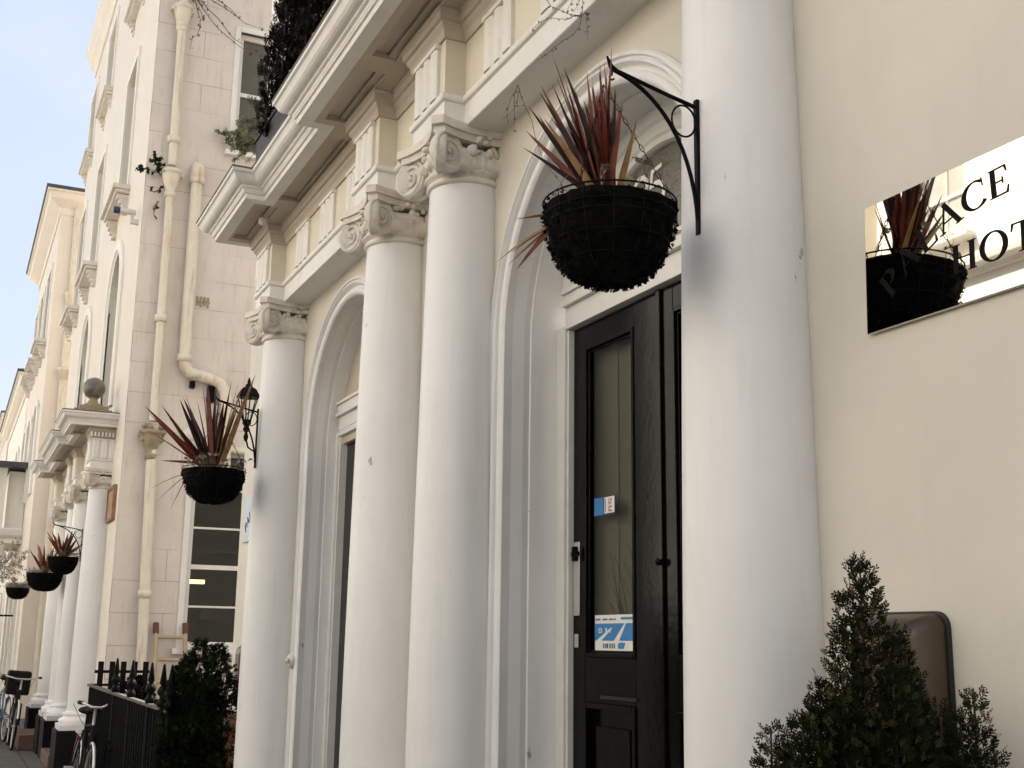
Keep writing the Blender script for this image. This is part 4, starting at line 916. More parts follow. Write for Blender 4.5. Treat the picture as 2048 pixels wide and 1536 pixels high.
# ---------------------------------------------------------------- across the street
def opp_house(label, u0, u1, h, seed):
    t_ = thing('villa', label, 'house', ((u0 + u1) / 2, 12, 0), 'villas across the street'); n_ = max(2, int((u1 - u0) / 2.6)); cs = [u0 + (u1 - u0) * (i + .5) / n_ for i in range(n_)]
    m = MB(); ar_ = [(u, .55, 7.0, 5.0) for u in cs]; arched_wall(m, u0, u1, 0, 4.4, [], y=12, rects=[(u - .5, u + .5, 1.1, 3.3) for u in cs], reveal=-.2)
    arched_wall(m, u0, u1, 4.4, 8.2, ar_, y=12, reveal=-.2); arched_wall(m, u0, u1, 8.2, h, [], y=12, rects=[(u - .5, u + .5, 9.0, 10.6) for u in cs], reveal=-.2)
    for x in (u0, u1): m.quad((x, 12, 0), (x, 20, 0), (x, 20, h), (x, 12, h))
    m.quad((u0, 12, h), (u1, 12, h), (u1, 20, h), (u0, 20, h)); m.build('wall', 'tfront2', t_)
    for u in cs:
        mm_ = MB(); arch_sweep(mm_, u, 7.0, 5.0, [(.75, 12.01), (.75, 11.93), (.58, 11.92), (.55, 12.01)], 16); mm_.build('arch_surround', 'winframe', t_)
        for c, d in ((1.1, 3.3), (9.0, 10.6), (5.0, 7.0)):
            sash(t_, 'x', u, .5 if c != 5.0 else .55, c, d, 12, .12, rails=1, bars=1, nrm=-1, gl='vglass')
            MB().box(u - .7, u + .7, 11.8, 12.01, c - .1, c - .02).build('sill', 'winframe', t_)
        MB().prism([(u + .55 * math.cos(PI * i / 16), 7.001 + .55 * math.sin(PI * i / 16)) for i in range(17)], lambda a, b, hh: (a, hh, b), 12.14, 12.16).build('fanlight', 'vglass', t_)
    for z in (4.3, 8.2, h - .3):
        mould(MB(), [(u1, 12.01), (u0, 12.01)], [(0, z), (.08, z + .02), (.12, z + .1), (.22, z + .15), (.24, z + .24), (0, z + .26)]).build('string_course', 'winframe', t_)
    return t_
for lab, a, b, h in (('sunlit white villa across the street, nearest of its row', -14, 2.6, 11.5), ('sunlit cream villa across the street with six window bays, facing the hotel door', 3.2, 15.8, 12), ('sunlit white villa across the street opposite the gap', 16.4, 30, 11.5), ('sunlit white villa across the street, far end of its row', 30.6, 60, 12)):
    opp_house(lab, a, b, h, 1)
hg = MB(); rr9 = random.Random(2)  # unseen foliage row, added to darken the door reflection and low bounce
for i in range(90):
    for j in range(5): hg.blob((-12 + i * .62, 10.9 + .25 * math.sin(i), .25 + j * .42), .42, 1, .5, 14, seed=i * 8 + j)
tag(hg.build('street_hedge', 'hedgegreen'), 'long dark clipped hedge in front of the villas across the street', 'hedge')

# ---------------------------------------------------------------- foliage helpers
def sprig(mb, p, d, L_, n_, ll, wd, rnd, flat=None):
    """a small spray: thin leaflets either side of an axis"""
    d = d.normalized(); a = d.orthogonal().normalized() if flat is None else d.cross(flat).normalized()
    if flat is None: a.rotate(Matrix.Rotation(rnd.uniform(0, 2 * PI), 3, d))
    vs = []; fs = []
    for i in range(n_):
        t = (i + .5) / n_; s_ = 1 if i % 2 else -1; b = p + d * L_ * t; ld = (d * .75 + a * s_ * .75 + Vector((rnd.uniform(-.3, .3), rnd.uniform(-.3, .3), rnd.uniform(-.3, .3)))).normalized()
        l = ll * (1.15 - .6 * t); e = b + ld * l; w_ = ld.cross(d).cross(ld).normalized() * wd * .5; mdl = b + ld * l * .5
        k_ = len(vs); vs += [b, mdl + w_, e, mdl - w_]; fs.append((k_, k_ + 1, k_ + 2, k_ + 3))
    k_ = len(vs); w_ = a * wd * .4; vs += [p - w_, p + w_, p + d * (L_ + ll * .5)]; fs.append((k_, k_ + 1, k_ + 2)); mb.add(vs, fs)
def leader(mb, stem, tip, length, slope, rmax, n_, rnd, L_=.028, ll=.016, wd=.0045, up=.7, nl=7, lean=Vector((0, 0, 0)), power=.62):
    """conical shoot: sprays set round a stem from the tip downwards"""
    tip = Vector(tip)
    stem.tube([tip - Vector((0, 0, length)) + lean * length, tip - Vector((0, 0, length * .5)) + lean * length * .4, tip], [.006 + .006 * length, .005, .002], 5)
    for i in range(n_):
        h = length * rnd.random() ** power; R_ = min(rmax, .012 + slope * h) * (1 + .25 * noise.noise(Vector((tip.x * 5, h * 14, i * .001))))
        a = rnd.uniform(0, 2 * PI); R_ *= 1 + .28 * noise.noise(Vector((math.cos(a) * 1.6 + tip.y * 3, math.sin(a) * 1.6, h * 9))); r = R_ * (rnd.random() ** .45)
        o = Vector((math.cos(a), math.sin(a), 0)); p = tip - Vector((0, 0, h)) + o * r + lean * h
        d = (o * (1 - up) * 1.4 + Vector((0, 0, up)) + Vector((rnd.uniform(-.35, .35), rnd.uniform(-.35, .35), rnd.uniform(-.35, .35))))
        sprig(mb, p, d, L_ * rnd.uniform(.6, 1.3), nl, ll * rnd.uniform(.7, 1.2), wd, rnd)
        if i % 9 == 0: stem.tube([tip - Vector((0, 0, min(length, h + r * .6))) + lean * h, p], [.002, .001], 3, caps=False)

# near conifer by the sign
rnd = random.Random(11)
b1 = thing('potted_conifer', 'dark feathery potted conifer in front of the metal case on the near wall', 'conifer', (2.05, .33, 0))
L1 = MB(); S1 = MB()
vw = Vector((-.423, -.906, 0))                    # towards the right of the picture
def at1(px, py, dep=0.0):                         # measured offsets (metres) in the shrub's own plane
    return Vector((2.02, .345, 1.835)) + vw * ((px - 1720) * .00104) + Vector((0, 0, -(py - 1120) * .00102)) + Vector((.887, -.41, 0)) * dep
for (px, py, dep, ln, sl, rm_, n_) in ((1720, 1122, 0, .95, .30, .18, 3300), (1803, 1262, .03, .75, .20, .10, 1500), (1942, 1380, .02, .62, .20, .075, 620), (1665, 1352, -.04, .7, .26, .12, 1300), (1632, 1372, .02, .62, .25, .12, 1200),
        (1585, 1428, -.03, .55, .35, .13, 1100), (1532, 1462, .02, .5, .22, .09, 700), (1755, 1340, -.07, .8, .3, .14, 1700), (1850, 1410, -.05, .6, .25, .11, 1100), (1700, 1350, .06, .7, .28, .13, 1100), (1905, 1440, 0, .5, .4, .13, 700), (1560, 1500, -.06, .45, .5, .14, 700), (1975, 1505, .02, .4, .5, .10, 350), (1830, 1440, .08, .6, .4, .16, 1000)):
    leader(L1, S1, at1(px, py, dep), ln, sl, rm_, n_, rnd, L_=.022, ll=.014, wd=.0042)
for i in range(1500):
    a = rnd.uniform(0, 2 * PI); r = .33 * rnd.random() ** .5; z = rnd.uniform(.48, 1.15); o = Vector((math.cos(a), math.sin(a), 0))
    sprig(L1, Vector((1.95, .38, z)) + o * r * (.7 + .3 * (1.2 - z)), o + Vector((0, 0, .7)), .05, 6, .03, .009, rnd)
Ltip = MB(); St_ = MB()
MT['leaftip'] = mat('conifer_new_growth', (.065, .068, .016), .65, var=.3, vs=30, c2=(.03, .036, .010), spec=.2)
for i in range(900):
    px, py, dep, ln, sl = rnd.choice(((1720, 1122, 0, .5, .27), (1803, 1262, .03, .4, .20), (1942, 1380, .02, .3, .16), (1665, 1352, -.04, .4, .25), (1632, 1372, .02, .4, .24), (1585, 1428, -.03, .3, .3), (1532, 1462, .02, .25, .2), (1755, 1340, -.07, .5, .28)))
    h = ln * rnd.random() ** .8; a = rnd.uniform(0, 2 * PI); r = (.012 + sl * h) * rnd.uniform(.85, 1.25); o = Vector((math.cos(a), math.sin(a), 0))
    sprig(Ltip, at1(px, py, dep) - Vector((0, 0, h)) + o * r, o * .5 + Vector((0, 0, .8)), .016, 6, .011, .004, rnd)
Ltip.build('new_growth', 'leaftip', b1, fix=False)
L1.build('foliage', 'leafdark', b1, fix=False); S1.tube([(1.97, .38, .3), (1.98, .37, 1.0), (2.02, .345, 1.5)], [.025, .018, .006], 8); S1.build('stem', 'bark', b1)
def pot(par, u, p, z1=.46, r=.21): MB().lathe([(r * .72, 0), (r * .78, .01), (r * .95, z1 * .8), (r * 1.08, z1 * .82), (r * 1.1, z1), (r * .98, z1), (r * .95, z1 - .05), (0, z1 - .05)], (u, p, 0), 32).build('pot', 'pot', par)
pot(b1, 1.97, .38)

# shrub by the far column, and added black foliage standing in for the shaded well behind the railing
b4 = thing('potted_conifer', 'dense dark green shrub beside the far column, touching the black railings', 'shrub', (8.9, .42, 0)); L4 = MB(); S4 = MB()
for (u, p, z, ln, sl, rm_, n_) in ((8.75, .30, 1.60, 1.3, .5, .17, 1500), (8.75, .43, 1.64, 1.3, .5, .15, 1500), (8.85, .50, 1.52, 1.2, .4, .13, 1200), (8.75, .56, 1.44, 1.2, .4, .11, 900), (8.7, .36, 1.35, 1.1, .5, .16, 1200), (8.7, .50, 1.30, 1.1, .4, .15, 1200), (8.8, .25, 1.45, 1.2, .5, .12, 700)):
    leader(L4, S4, (u, p, z), ln, sl, rm_, n_, rnd, L_=.04, ll=.03, wd=.011, up=.5, nl=7, power=.8)
L4.build('foliage', 'leafgreen', b4, fix=False); S4.build('stem', 'bark', b4); pot(b4, 8.8, .45, .4, .2)
dp = thing('dried_plant', 'brown dried stems hanging beside the far column below the metal case', 'dead plant', (8.5, .33, .6)); m = MB(); rr_ = random.Random(5)
for i in range(260):
    a = Vector((8.62 + rr_.uniform(-.05, .05), .215 + rr_.uniform(-.03, .03), rr_.uniform(.3, 1.15))); sprig(m, a, Vector((rr_.uniform(-1, 1), rr_.uniform(-.6, .6), rr_.uniform(-1, .5))), .05, 5, .04, .008, rr_)
m.tube([(8.62, .215, 0), (8.62, .215, 1.15)], .006, 5); m.build('stems', 'terracotta', dp, fix=False)

hd = MB(); hs = MB(); rr_ = random.Random(8)  # near-black foliage added where the area well only lies in shade
for i in range(9):
    u = 9.6 + i * .5; leader(hd, hs, (u, .28 + .12 * math.sin(i * 2.1), 1.12 + .12 * math.sin(i * 3.3)), 1.3, .6, .24, 620, rr_, L_=.06, ll=.05, wd=.022, up=.35, nl=7, power=1)
hdt = thing('hedge', 'almost black overgrown hedge behind the iron railings', 'hedge', (11.6, .3, 0)); hd.build('foliage', 'leafbrown', hdt, fix=False); hs.build('stems', 'bark', hdt)

# railings
RP = .62
rl = thing('iron_railings', 'black iron railings with spiked finials in front of the gap between the houses', 'railings', (11.5, RP, 0))
MB().box(8.75, 13.7, RP - .022, RP + .022, 1.145, 1.17).build('top_rail', 'railtop', rl, bevel=.003)
MB().box(8.75, 13.7, RP - .018, RP + .018, .14, .165).build('bottom_rail', 'iron', rl)
MB().box(13.68, 13.72, .0, RP - .023, 1.145, 1.17).build('return_rail', 'iron', rl); MB().box(13.68, 13.72, .0, RP - .023, .14, .165).build('return_rail', 'iron', rl)
fin = (8.72, 9.05, 9.6, 10.6, 11.6); i = 0; u = 8.85
def finial(par, u, p, z0, big=True):
    if big: pr_ = [(.018, 0), (.018, .06), (.034, .075), (.038, .10), (.024, .125), (.018, .14), (.036, .16), (.040, .18), (.028, .205), (.016, .22), (.026, .235), (.009, .36), (0, .375)]
    else: pr_ = [(.011, 0), (.011, .05), (.024, .065), (.026, .08), (.012, .10), (.02, .12), (.006, .19), (0, .2)]
    return MB().lathe([(r, z0 + h) for r, h in pr_], (u, p, 0), 10).build('finial', 'iron', par)
def bar(u, p, z1, r): return MB().tube([(u, p, -.02), (u, p, z1)], r, 8).build('bar', 'iron', rl)
for f_ in fin: finial(bar(f_, RP, 1.14, .022), f_, RP, 1.10)
while u < 13.65:
    if min(abs(u - f_) for f_ in fin) > .06: bar(u, RP, 1.14, .011)
    u += .125
for k_ in range(5):
    p = .52 - k_ * .115; MB().box(13.665, 13.69, p - .028, p + .028, .0, 1.40).build('picket', 'iron', rl)
MB().box(13.66, 13.70, .02, .58, 1.28, 1.31).build('return_rail', 'iron', rl)
pl_ = tag(MB().tube([(12.0, .50, 0), (12.1, .46, .6), (12.25, .42, 1.12)], .017, 8).build('wooden_pole', 'tan'), 'thin tan wooden pole leaning behind the black railings', 'pole')

# ---------------------------------------------------------------- bicycles
def bicycle(label, loc, rz, fr_='bluefr', group=None, bag=False, hb=1.0):
    t_ = thing('bicycle', label, 'bicycle', (0, 0, 0), 'bicycles parked along the terrace')
    R_ = .34
    for x, nm_ in ((0, 'wheel'), (1.03, 'wheel')):
        m = MB(); m.tube([(x + R_ * math.cos(2 * PI * i / 36), 0, R_ + R_ * math.sin(2 * PI * i / 36)) for i in range(37)], .018, 8); wh = m.build(nm_, 'tyre', t_)
        m = MB(); m.tube([(x + (R_ - .025) * math.cos(2 * PI * i / 36), 0, R_ + (R_ - .025) * math.sin(2 * PI * i / 36)) for i in range(37)], .009, 6)
        m.build('rim', 'steel', wh); m = MB()
        for i in range(20): m.tube([(x + .02 * math.cos(i), .02 * (-1) ** i, R_ + .02 * math.sin(i)), (x + (R_ - .03) * math.cos(2 * PI * i / 20), 0, R_ + (R_ - .03) * math.sin(2 * PI * i / 20))], .0016, 3, caps=False)
        m.tube([(x, -.045, R_), (x, .045, R_)], .022, 10); m.build('spokes', 'steel', wh)
        m = MB(); m.tube([(x + (R_ + .035) * math.cos(a), 0, R_ + (R_ + .035) * math.sin(a)) for a in [math.radians(20 + 10 * i) for i in range(15)]], .014, 6); m.build('mudguard', 'steel', wh)
    bb_ = (.45, 0, .28); st = (.32, 0, .82); hd_ = (.86, 0, .86); hl = (.90, 0, .68)
    m = MB(); 
    for a, b, r in ((bb_, st, .016), (bb_, hl, .018), (st, hd_, .016), (hd_, hl, .019)): m.tube([a, b], r, 8)
    for s_ in (-1, 1): m.tube([(0, s_ * .05, R_), (.45, s_ * .03, .28)], .009, 6); m.tube([(0, s_ * .05, R_), (.33, s_ * .02, .78)], .008, 6); m.tube([(1.03, s_ * .05, R_), (.95, s_ * .045, .66), hl], .011, 6)
    m.build('frame', fr_, t_)
    m = MB().tube([hd_, (.84, 0, .98), (.87, 0, 1.02)], .013, 8).tube([(.76, -.27 * hb, 1.05), (.84, -.22 * hb, 1.05), (.89, -.08 * hb, 1.02), (.89, .08 * hb, 1.02), (.84, .22 * hb, 1.05), (.76, .27 * hb, 1.05)], .012, 8); m.build('handlebar', 'steel', t_)
    m = MB(); 
    for s_ in (-1, 1): m.tube([(.72, s_ * .28 * hb, 1.05), (.82, s_ * .235 * hb, 1.05)], .018, 8); m.tube([(.84, s_ * .2, 1.04), (.92, s_ * .12, .9), (.95, 0, .75)], .003, 4)
    m.build('grip', 'tyre', t_)
    m = MB().tube([(.31, 0, .8), (.29, 0, .93)], .013, 8); m.blob((.24, 0, .96), .11, 2, .05, sc=(1.2, .8, .35)); m.blob((.36, 0, .965), .06, 2, .05, sc=(1.6, .5, .4)); m.build('saddle', 'tyre', t_)
    m = MB().lathe([(.0, -.005), (.09, -.005), (.09, .005), (0, .005)], (.45, .05, .28), 24, (0, 1, 0)); m.tube([(.45, .06, .28), (.50, .07, .12)], .01, 6); m.tube([(.45, -.06, .28), (.40, -.07, .44)], .01, 6); m.box(.46, .54, .07, .15, .11, .13).box(.36, .44, -.15, -.07, .43, .45); m.build('crank', 'steel', t_)
    m = MB().box(-.05, .28, -.05, .05, .735, .75); m.build('rack', 'steel', t_)
    MB().box(-.075, -.055, -.03, .03, .66, .71).build('reflector', 'redp', t_)
    if bag: MB().box(-.10, .30, -.17, .17, .76, 1.12).build('pannier_box', 'tyre', t_, bevel=.03)
    t_.location = loc; t_.rotation_euler = (math.radians(-4), 0, rz)
    return t_
bicycle('dark bicycle with chrome wheels leaning on the black railings at the bottom', (12.85, .80, 0), PI, 'tyre', hb=.5)
bicycle('parked bicycle carrying a large black box, before the white portico columns', (20.9, .98, 0), PI, 'tyre', bag=True)
bicycle('parked bicycle with dull blue frame behind the bicycle with a black box', (22.6, 1.12, 0), PI + .1, 'bluefr')
bicycle('parked bicycle with a red frame farthest along the pavement', (24.2, 1.42, 0), PI - .1, 'redfr')
bicycle('dark parked bicycle at the left edge behind the others', (21.8, 1.50, 0), PI + .15, 'tyre')

# ---------------------------------------------------------------- hanging baskets
RV = Vector((-.423, -.906, 0)); UPV = Vector((0, 0, 1)); FV = Vector((.906, -.423, 0))
def blade(mb, b, tip, wd, bend, fold=.25, n_=9, rnd=random):
    b = Vector(b); tip = Vector(tip); d = tip - b; L_ = d.length; side = d.cross(Vector((rnd.uniform(-1, 1), rnd.uniform(-1, 1), rnd.uniform(-.3, .3)))).normalized()
    mid = b + d * .5 + Vector((0, 0, 1)) * bend * L_; vs = []; fs = []
    for i in range(n_ + 1):
        t = i / n_; p = b * (1 - t) ** 2 + mid * 2 * t * (1 - t) + tip * t * t; tn = ((mid - b) * (1 - t) + (tip - mid) * t).normalized(); sd_ = tn.cross(side).cross(tn).normalized(); nn = sd_.cross(tn)
        w_ = wd * (min(1, .45 + 2.2 * t) * (1 - t ** 2.6)) * .5 + .0004; vs += [p + sd_ * w_ + nn * w_ * fold, p - nn * w_ * fold * .6, p - sd_ * w_ + nn * w_ * fold]
    for i in range(n_): fs += [(3 * i, 3 * i + 1, 3 * i + 4, 3 * i + 3), (3 * i + 1, 3 * i + 2, 3 * i + 5, 3 * i + 4)]
    mb.add(vs, fs, True)
def basket(label, c, R_, dep, hook, tips, seed, chains=True, dry=0, scalew=1.0, tan=(), dark=(), group=None, lod=1.0, flowers=0):
    rnd = random.Random(seed); c = Vector(c); t_ = thing('hanging_basket', label, 'hanging basket', c, 'hanging baskets along the terrace')
    m = MB(); n_ = 40; k_ = 14; vs = []; fs = []
    for j in range(k_ + 1):
        ph = PI / 2 * j / k_
        for i in range(n_):
            a = 2 * PI * i / n_; r = R_ * .97 * (math.cos(ph) ** .62 if j < k_ else 0.0); z = -dep * (math.sin(ph) ** 1.15)
            dn = 1 + .085 * noise.noise(Vector((math.cos(a) * 5, math.sin(a) * 5, z * 26 + seed))) + .03 * rnd.uniform(-1, 1)
            vs.append(c + Vector((r * math.cos(a) * dn, r * math.sin(a) * dn, z + .01 * noise.noise(Vector((a * 3, z * 20, seed))) * (j > 0))))
    for j in range(k_):
        for i in range(n_): fs.append((j * n_ + i, j * n_ + (i + 1) % n_, (j + 1) * n_ + (i + 1) % n_, (j + 1) * n_ + i))
    m.add(vs, fs, False)
    for i in range(int(1100 * lod)):
        a = rnd.uniform(0, 2 * PI); ph = PI / 2 * rnd.random() ** .8; r = R_ * 1.0 * math.cos(ph) ** .62; z = -dep * math.sin(ph) ** 1.15; o = Vector((math.cos(a), math.sin(a), -.3))
        sprig(m, c + Vector((r * math.cos(a), r * math.sin(a), z)), o * .4 + Vector((rnd.uniform(-1, 1), rnd.uniform(-1, 1), rnd.uniform(-1, 1))), .008, 3, .009, .006, rnd)
    m.build('liner', 'liner', t_, fix=False)
    m = MB().lathe([(0, -.015), (R_ * .5, -.02), (R_ * .94, -.03)], c, 24, caps=False); m.build('soil', 'soil', t_)
    m = MB(); ring = lambda r, z, w_: m.tube([c + Vector((r * math.cos(2 * PI * i / 40), r * math.sin(2 * PI * i / 40), z)) for i in range(41)], w_, 6)
    ring(R_, .012, .0028); ring(R_ * 1.0, -.03, .0014)
    for f in (.3, .55, .78): ph = math.asin(f); ring(R_ * math.cos(ph) ** .62 * .995, -dep * f ** 1.15, .0012)
    for i in range(14):
        a = 2 * PI * i / 14; m.tube([c + Vector((R_ * 1.0 * math.cos(ph) ** .62 * math.cos(a), R_ * 1.0 * math.cos(ph) ** .62 * math.sin(a), -dep * math.sin(ph) ** 1.15 + (.012 if j == 0 else 0))) for j, ph in enumerate([PI / 2 * q / 8 for q in range(8)])], .0012, 5)
    m.build('wire_frame', 'iron', t_)
    hook = Vector(hook)
    if chains:
        for k2 in range(3):
            a = math.radians((245, 5, 125)[k2]); e = c + Vector((R_ * math.cos(a), R_ * math.sin(a), .012)); d = e - hook; N_ = max(8, int(d.length / .022)); m = MB()
            for i in range(N_):
                p = hook + d * (i + .5) / N_; dn = d.normalized(); s1 = dn.orthogonal() if i % 2 else dn.cross(dn.orthogonal()); s1.normalize()
                m.tube([p + dn * .013 * math.cos(q) + s1 * .0045 * math.sin(q) for q in [2 * PI * x / 8 for x in range(9)]], .0013, 4, caps=False)
            m.build('chain', 'iron', t_)
    Lr, Ld, Lt = MB(), MB(), MB(); base = c + Vector((0, 0, -.01))
    for i, tp in enumerate(tips):
        rx, uy, dz_ = tp[:3]; wd = (tp[3] if len(tp) > 3 else .022) * scalew; bend = tp[4] if len(tp) > 4 else rnd.uniform(-.02, .06)
        mb = Lt if i in tan else (Ld if i in dark or (i % 4 == 3 and i not in tan) else Lr)
        b0 = base + RV * (rx * .05) + FV * rnd.uniform(-.02, .02) + RV * rnd.uniform(-.02, .02)
        if len(tp) > 5: b0 = base + RV * tp[5] + UPV * tp[6]
        blade(mb, b0, base + RV * rx + UPV * uy + FV * dz_, wd, bend, rnd=rnd)
    Lr.build('leaves', 'cordred', t_, fix=False)
    if Ld.v: Ld.build('dark_leaves', 'corddark', t_, fix=False)
    if Lt.v: Lt.build('dry_leaves', 'cordtan', t_, fix=False)
    if dry:
        m = MB()
        for i in range(dry):
            a = rnd.uniform(0, 2 * PI); r = R_ * rnd.random() ** .5 * 1.05; p = c + Vector((r * math.cos(a), r * math.sin(a), 0)); q = p + Vector((rnd.uniform(-.05, .05), rnd.uniform(-.05, .05), rnd.uniform(.02, .10)))
            m.tube([p, (p + q) / 2 + Vector((rnd.uniform(-.02, .02), 0, .01)), q], [.0014, .001, .0007], 3, caps=False)
            if i % 2: sprig(m, q, Vector((rnd.uniform(-1, 1), rnd.uniform(-1, 1), rnd.uniform(-.6, .8))), .025, 4, .02, .012, rnd)
        m.build('dry_stems', 'drybush', t_, fix=False)
    return t_
def tipsf(base_px, pts, sc, rnd, w0=.022): return [((x - base_px[0]) * sc, (base_px[1] - y) * sc, rnd.uniform(-.10, .10) if len(r_) == 0 else r_[0], *(r_[1:] if len(r_) > 1 else (w0,))) for x, y, *r_ in pts]
rnd = random.Random(21)
P1 = [(1083, 130), (1098, 150), (1065, 170), (1062, 192), (1040, 235), (1035, 248), (1030, 280), (1115, 190), (1160, 150), (1168, 190), (1180, 180), (1185, 140), (1197, 128), (1207, 130), (1205, 175), (1215, 195), (1222, 230), (1255, 270), (1130, 170), (1145, 205), (1095, 200), (1080, 225), (1128, 230), (1150, 240), (1175, 225), (1192, 215), (1210, 240), (1170, 170), (1110, 165), (1060, 215), (1070, 262), (1135, 150), (1088, 178), (1120, 255), (1158, 222), (1230, 215), (1198, 165)]
tp1 = [(a * .86, *r_) for a, *r_ in tipsf((1206, 415), P1, .00160, rnd, .022)]
tp1 += [(rnd.uniform(-.13, .03), rnd.uniform(.22, .38), rnd.uniform(-.10, .10), .022) for _ in range(34)]
nt1 = len(tp1)
tp1 += [(-.262, -.005, .05, .010, .0, -.12, .0), (-.315, -.145, .02, .013, .10, -.15, -.03), (-.26, -.165, .03, .016, .08, -.15, -.035), (-.27, -.11, .03, .010, .08, -.14, -.03), (-.28, -.13, .08, .008, .06, -.14, -.03)]
basket('large near hanging basket of black moss with red cordyline leaves, in front of the doorway', (2.76, .53, 2.835), .186, .218, (2.76, .548, 3.205), tp1, 2, tan=(17, 30, 35, nt1, nt1 + 1, nt1 + 3, nt1 + 4), dark=(0, 4, 11, 20, 28, 6, 24, 32), dry=26)
P4 = [(288, 812), (292, 822), (300, 830), (345, 790), (350, 800), (358, 788), (320, 812), (335, 835), (384, 768), (398, 772), (410, 790), (406, 770), (440, 765), (447, 762), (455, 780), (452, 800), (436, 790), (380, 800), (395, 795), (425, 800), (312, 840), (322, 850), (300, 856), (365, 815), (472, 745)]
tp4 = tipsf((414, 926), P4, .0038, rnd, .045)
tp4 += [(-.33, .06, -.1, .02, 0.0, -.05, .06), (-.42, -.12, .0, .008, .08, -.15, .0), (-.40, -.20, .1, .008, .1, -.15, .0), (-.30, -.24, .1, .006, .05, -.17, -.02), (.22, .0, 0, .006, .1, .15, .02)]
nt4 = len(P4)
basket('hanging basket with fanned dark red cordyline hung from the far ionic column', (8.02, .56, 2.742), .205, .215, (8.10, .54, 3.15), tp4, 5, tan=(14, 16, 24, nt4 + 1, nt4 + 2, nt4 + 4), dark=(3, 4, 5, 8, 12, 20, nt4 + 3), dry=110)
def rtips(n_, h, rnd): 
    return [(rnd.uniform(-.26, .22) * (1.3 if i % 3 == 0 else .9), h * rnd.uniform(.5, 1.15), rnd.uniform(-.15, .15), .05) for i in range(n_)]
basket('small hanging basket of dry brown leaves, right one of the distant pair', (17.35, .70, 2.70), .20, .23, (16.9, .68, 3.0), rtips(22, .36, rnd), 8, chains=False, dry=90, tan=(0, 3, 6, 9, 12, 15, 18), dark=(), lod=.3)
basket('small hanging basket with spiky pale and red leaves, left one of the distant pair', (19.1, .79, 2.56), .26, .26, (19.0, .78, 3.0), rtips(24, .40, rnd), 9, chains=False, dry=160, tan=(0, 2, 5, 8, 11, 14, 17, 20), dark=(), lod=.3)
basket('tiny distant hanging basket wreathed in pale dry stems at the left edge', (24.3, .88, 2.52), .21, .20, (24.3, .88, 3.0), rtips(5, .2, rnd), 10, chains=False, dry=420, tan=(0, 1, 2), lod=.3)
cl_ = thing('trailing_dead_plant', 'pale tangle of dead stems below the porch at the far left', 'dead plant', (25.3, 1.05, 2.9)); m = MB(); rr_ = random.Random(4)
for i in range(260):
    a = Vector((25.6 + rr_.gauss(0, .2), 1.16 + rr_.gauss(0, .2), 3.0 + rr_.gauss(0, .2))); sprig(m, a, Vector((rr_.uniform(-1, 1), rr_.uniform(-1, 1), rr_.uniform(-1, 1))), .09, 4, .07, .022, rr_)
m.build('stems', 'drybush', cl_, fix=False)

def bracket(label, u, y0, z0=2.79, z1=3.19, arm=.285, kind=0):
    t_ = thing('basket_bracket', label, 'bracket', (u, y0, z0), 'iron basket brackets')
    MB().box(u - .009, u + .009, y0 - .005, y0 + .006, z0, z1 + .012).build('wall_bar', 'iron', t_, bevel=.002)
    tipv = Vector((u, y0 + arm, z1 + .055)); 
    m = MB().tube([(u, y0, z1 - .012), (u, y0 + .1, z1 + .008), (u, y0 + arm - .02, z1 + .045), tipv, tipv + Vector((0, .012, .028))], [.0065, .006, .006, .0075, .003], 8); m.build('arm', 'iron', t_)
    A = Vector((u, y0 + .003, z0 + .04)); B_ = Vector((u, y0 + .01, z1 - .13)); C_ = Vector((u, y0 + .10, z1 + .0)); pts = []
    for i in range(15):
        t = i / 14; pts.append(A * (1 - t) ** 3 + Vector((u, y0 + .015, z0 + .26)) * 3 * t * (1 - t) ** 2 + Vector((u, y0 + .12, z1 + .01)) * 3 * t * t * (1 - t) + (tipv - Vector((0, .01, .01))) * t ** 3)
    MB().tube(pts, .006, 8).build('brace', 'iron', t_)
    cc_ = Vector((u, y0 + .045, z1 - .062)); MB().tube([cc_ + Vector((0, .040 * math.cos(a), .048 * math.sin(a))) for a in [2 * PI * i / 24 for i in range(25)]], .0032, 6).build('scroll', 'iron', t_)
    MB().tube([tipv + Vector((0, -.004, -.005)), tipv + Vector((0, -.004, -.025)), tipv + Vector((0, .006, -.034)), tipv + Vector((0, -.004, -.042)), tipv + Vector((0, -.010, -.036))], .003, 6).build('hook', 'iron', t_)
    return t_
bracket('black wrought iron basket bracket with scroll fixed to the nearest column', 2.72, .262)
bracket('black wrought iron basket bracket on the far ionic column below the lantern', 8.10, .272)
bracket('thin basket bracket on the first white portico column', 16.62, PT + .27, 2.60, 3.02, .36)

# carriage lantern on the wall past the far column
ln = thing('wall_lantern', 'black carriage lantern with glass panes on the wall strip past the far column', 'lantern', (9.05, .13, 3.2)); c = Vector((9.05, .14, 0))
MB().lathe([(.028, 3.285), (.075, 3.46), (.07, 3.462)], c, 6, smooth=False, caps=False).build('glass', 'glass', ln)
m = MB()
for i in range(6):
    a = 2 * PI * i / 6; m.tube([c + Vector((.030 * math.cos(a), .030 * math.sin(a), 3.28)), c + Vector((.077 * math.cos(a), .077 * math.sin(a), 3.465))], .005, 5)
m.lathe([(.034, 3.262), (.036, 3.29), (.0, 3.292)], c, 6, smooth=False); m.lathe([(0, 3.12), (.012, 3.13), (.02, 3.16), (.010, 3.19), (.028, 3.215), (.018, 3.24), (.034, 3.262)], c, 12)
m.build('cage', 'iron', ln)
MB().lathe([(.092, 3.462), (.094, 3.475), (.06, 3.53), (.03, 3.548), (.026, 3.565), (.012, 3.572), (.014, 3.59), (.004, 3.62), (0, 3.625)], c, 6, smooth=False).build('roof', 'iron', ln)
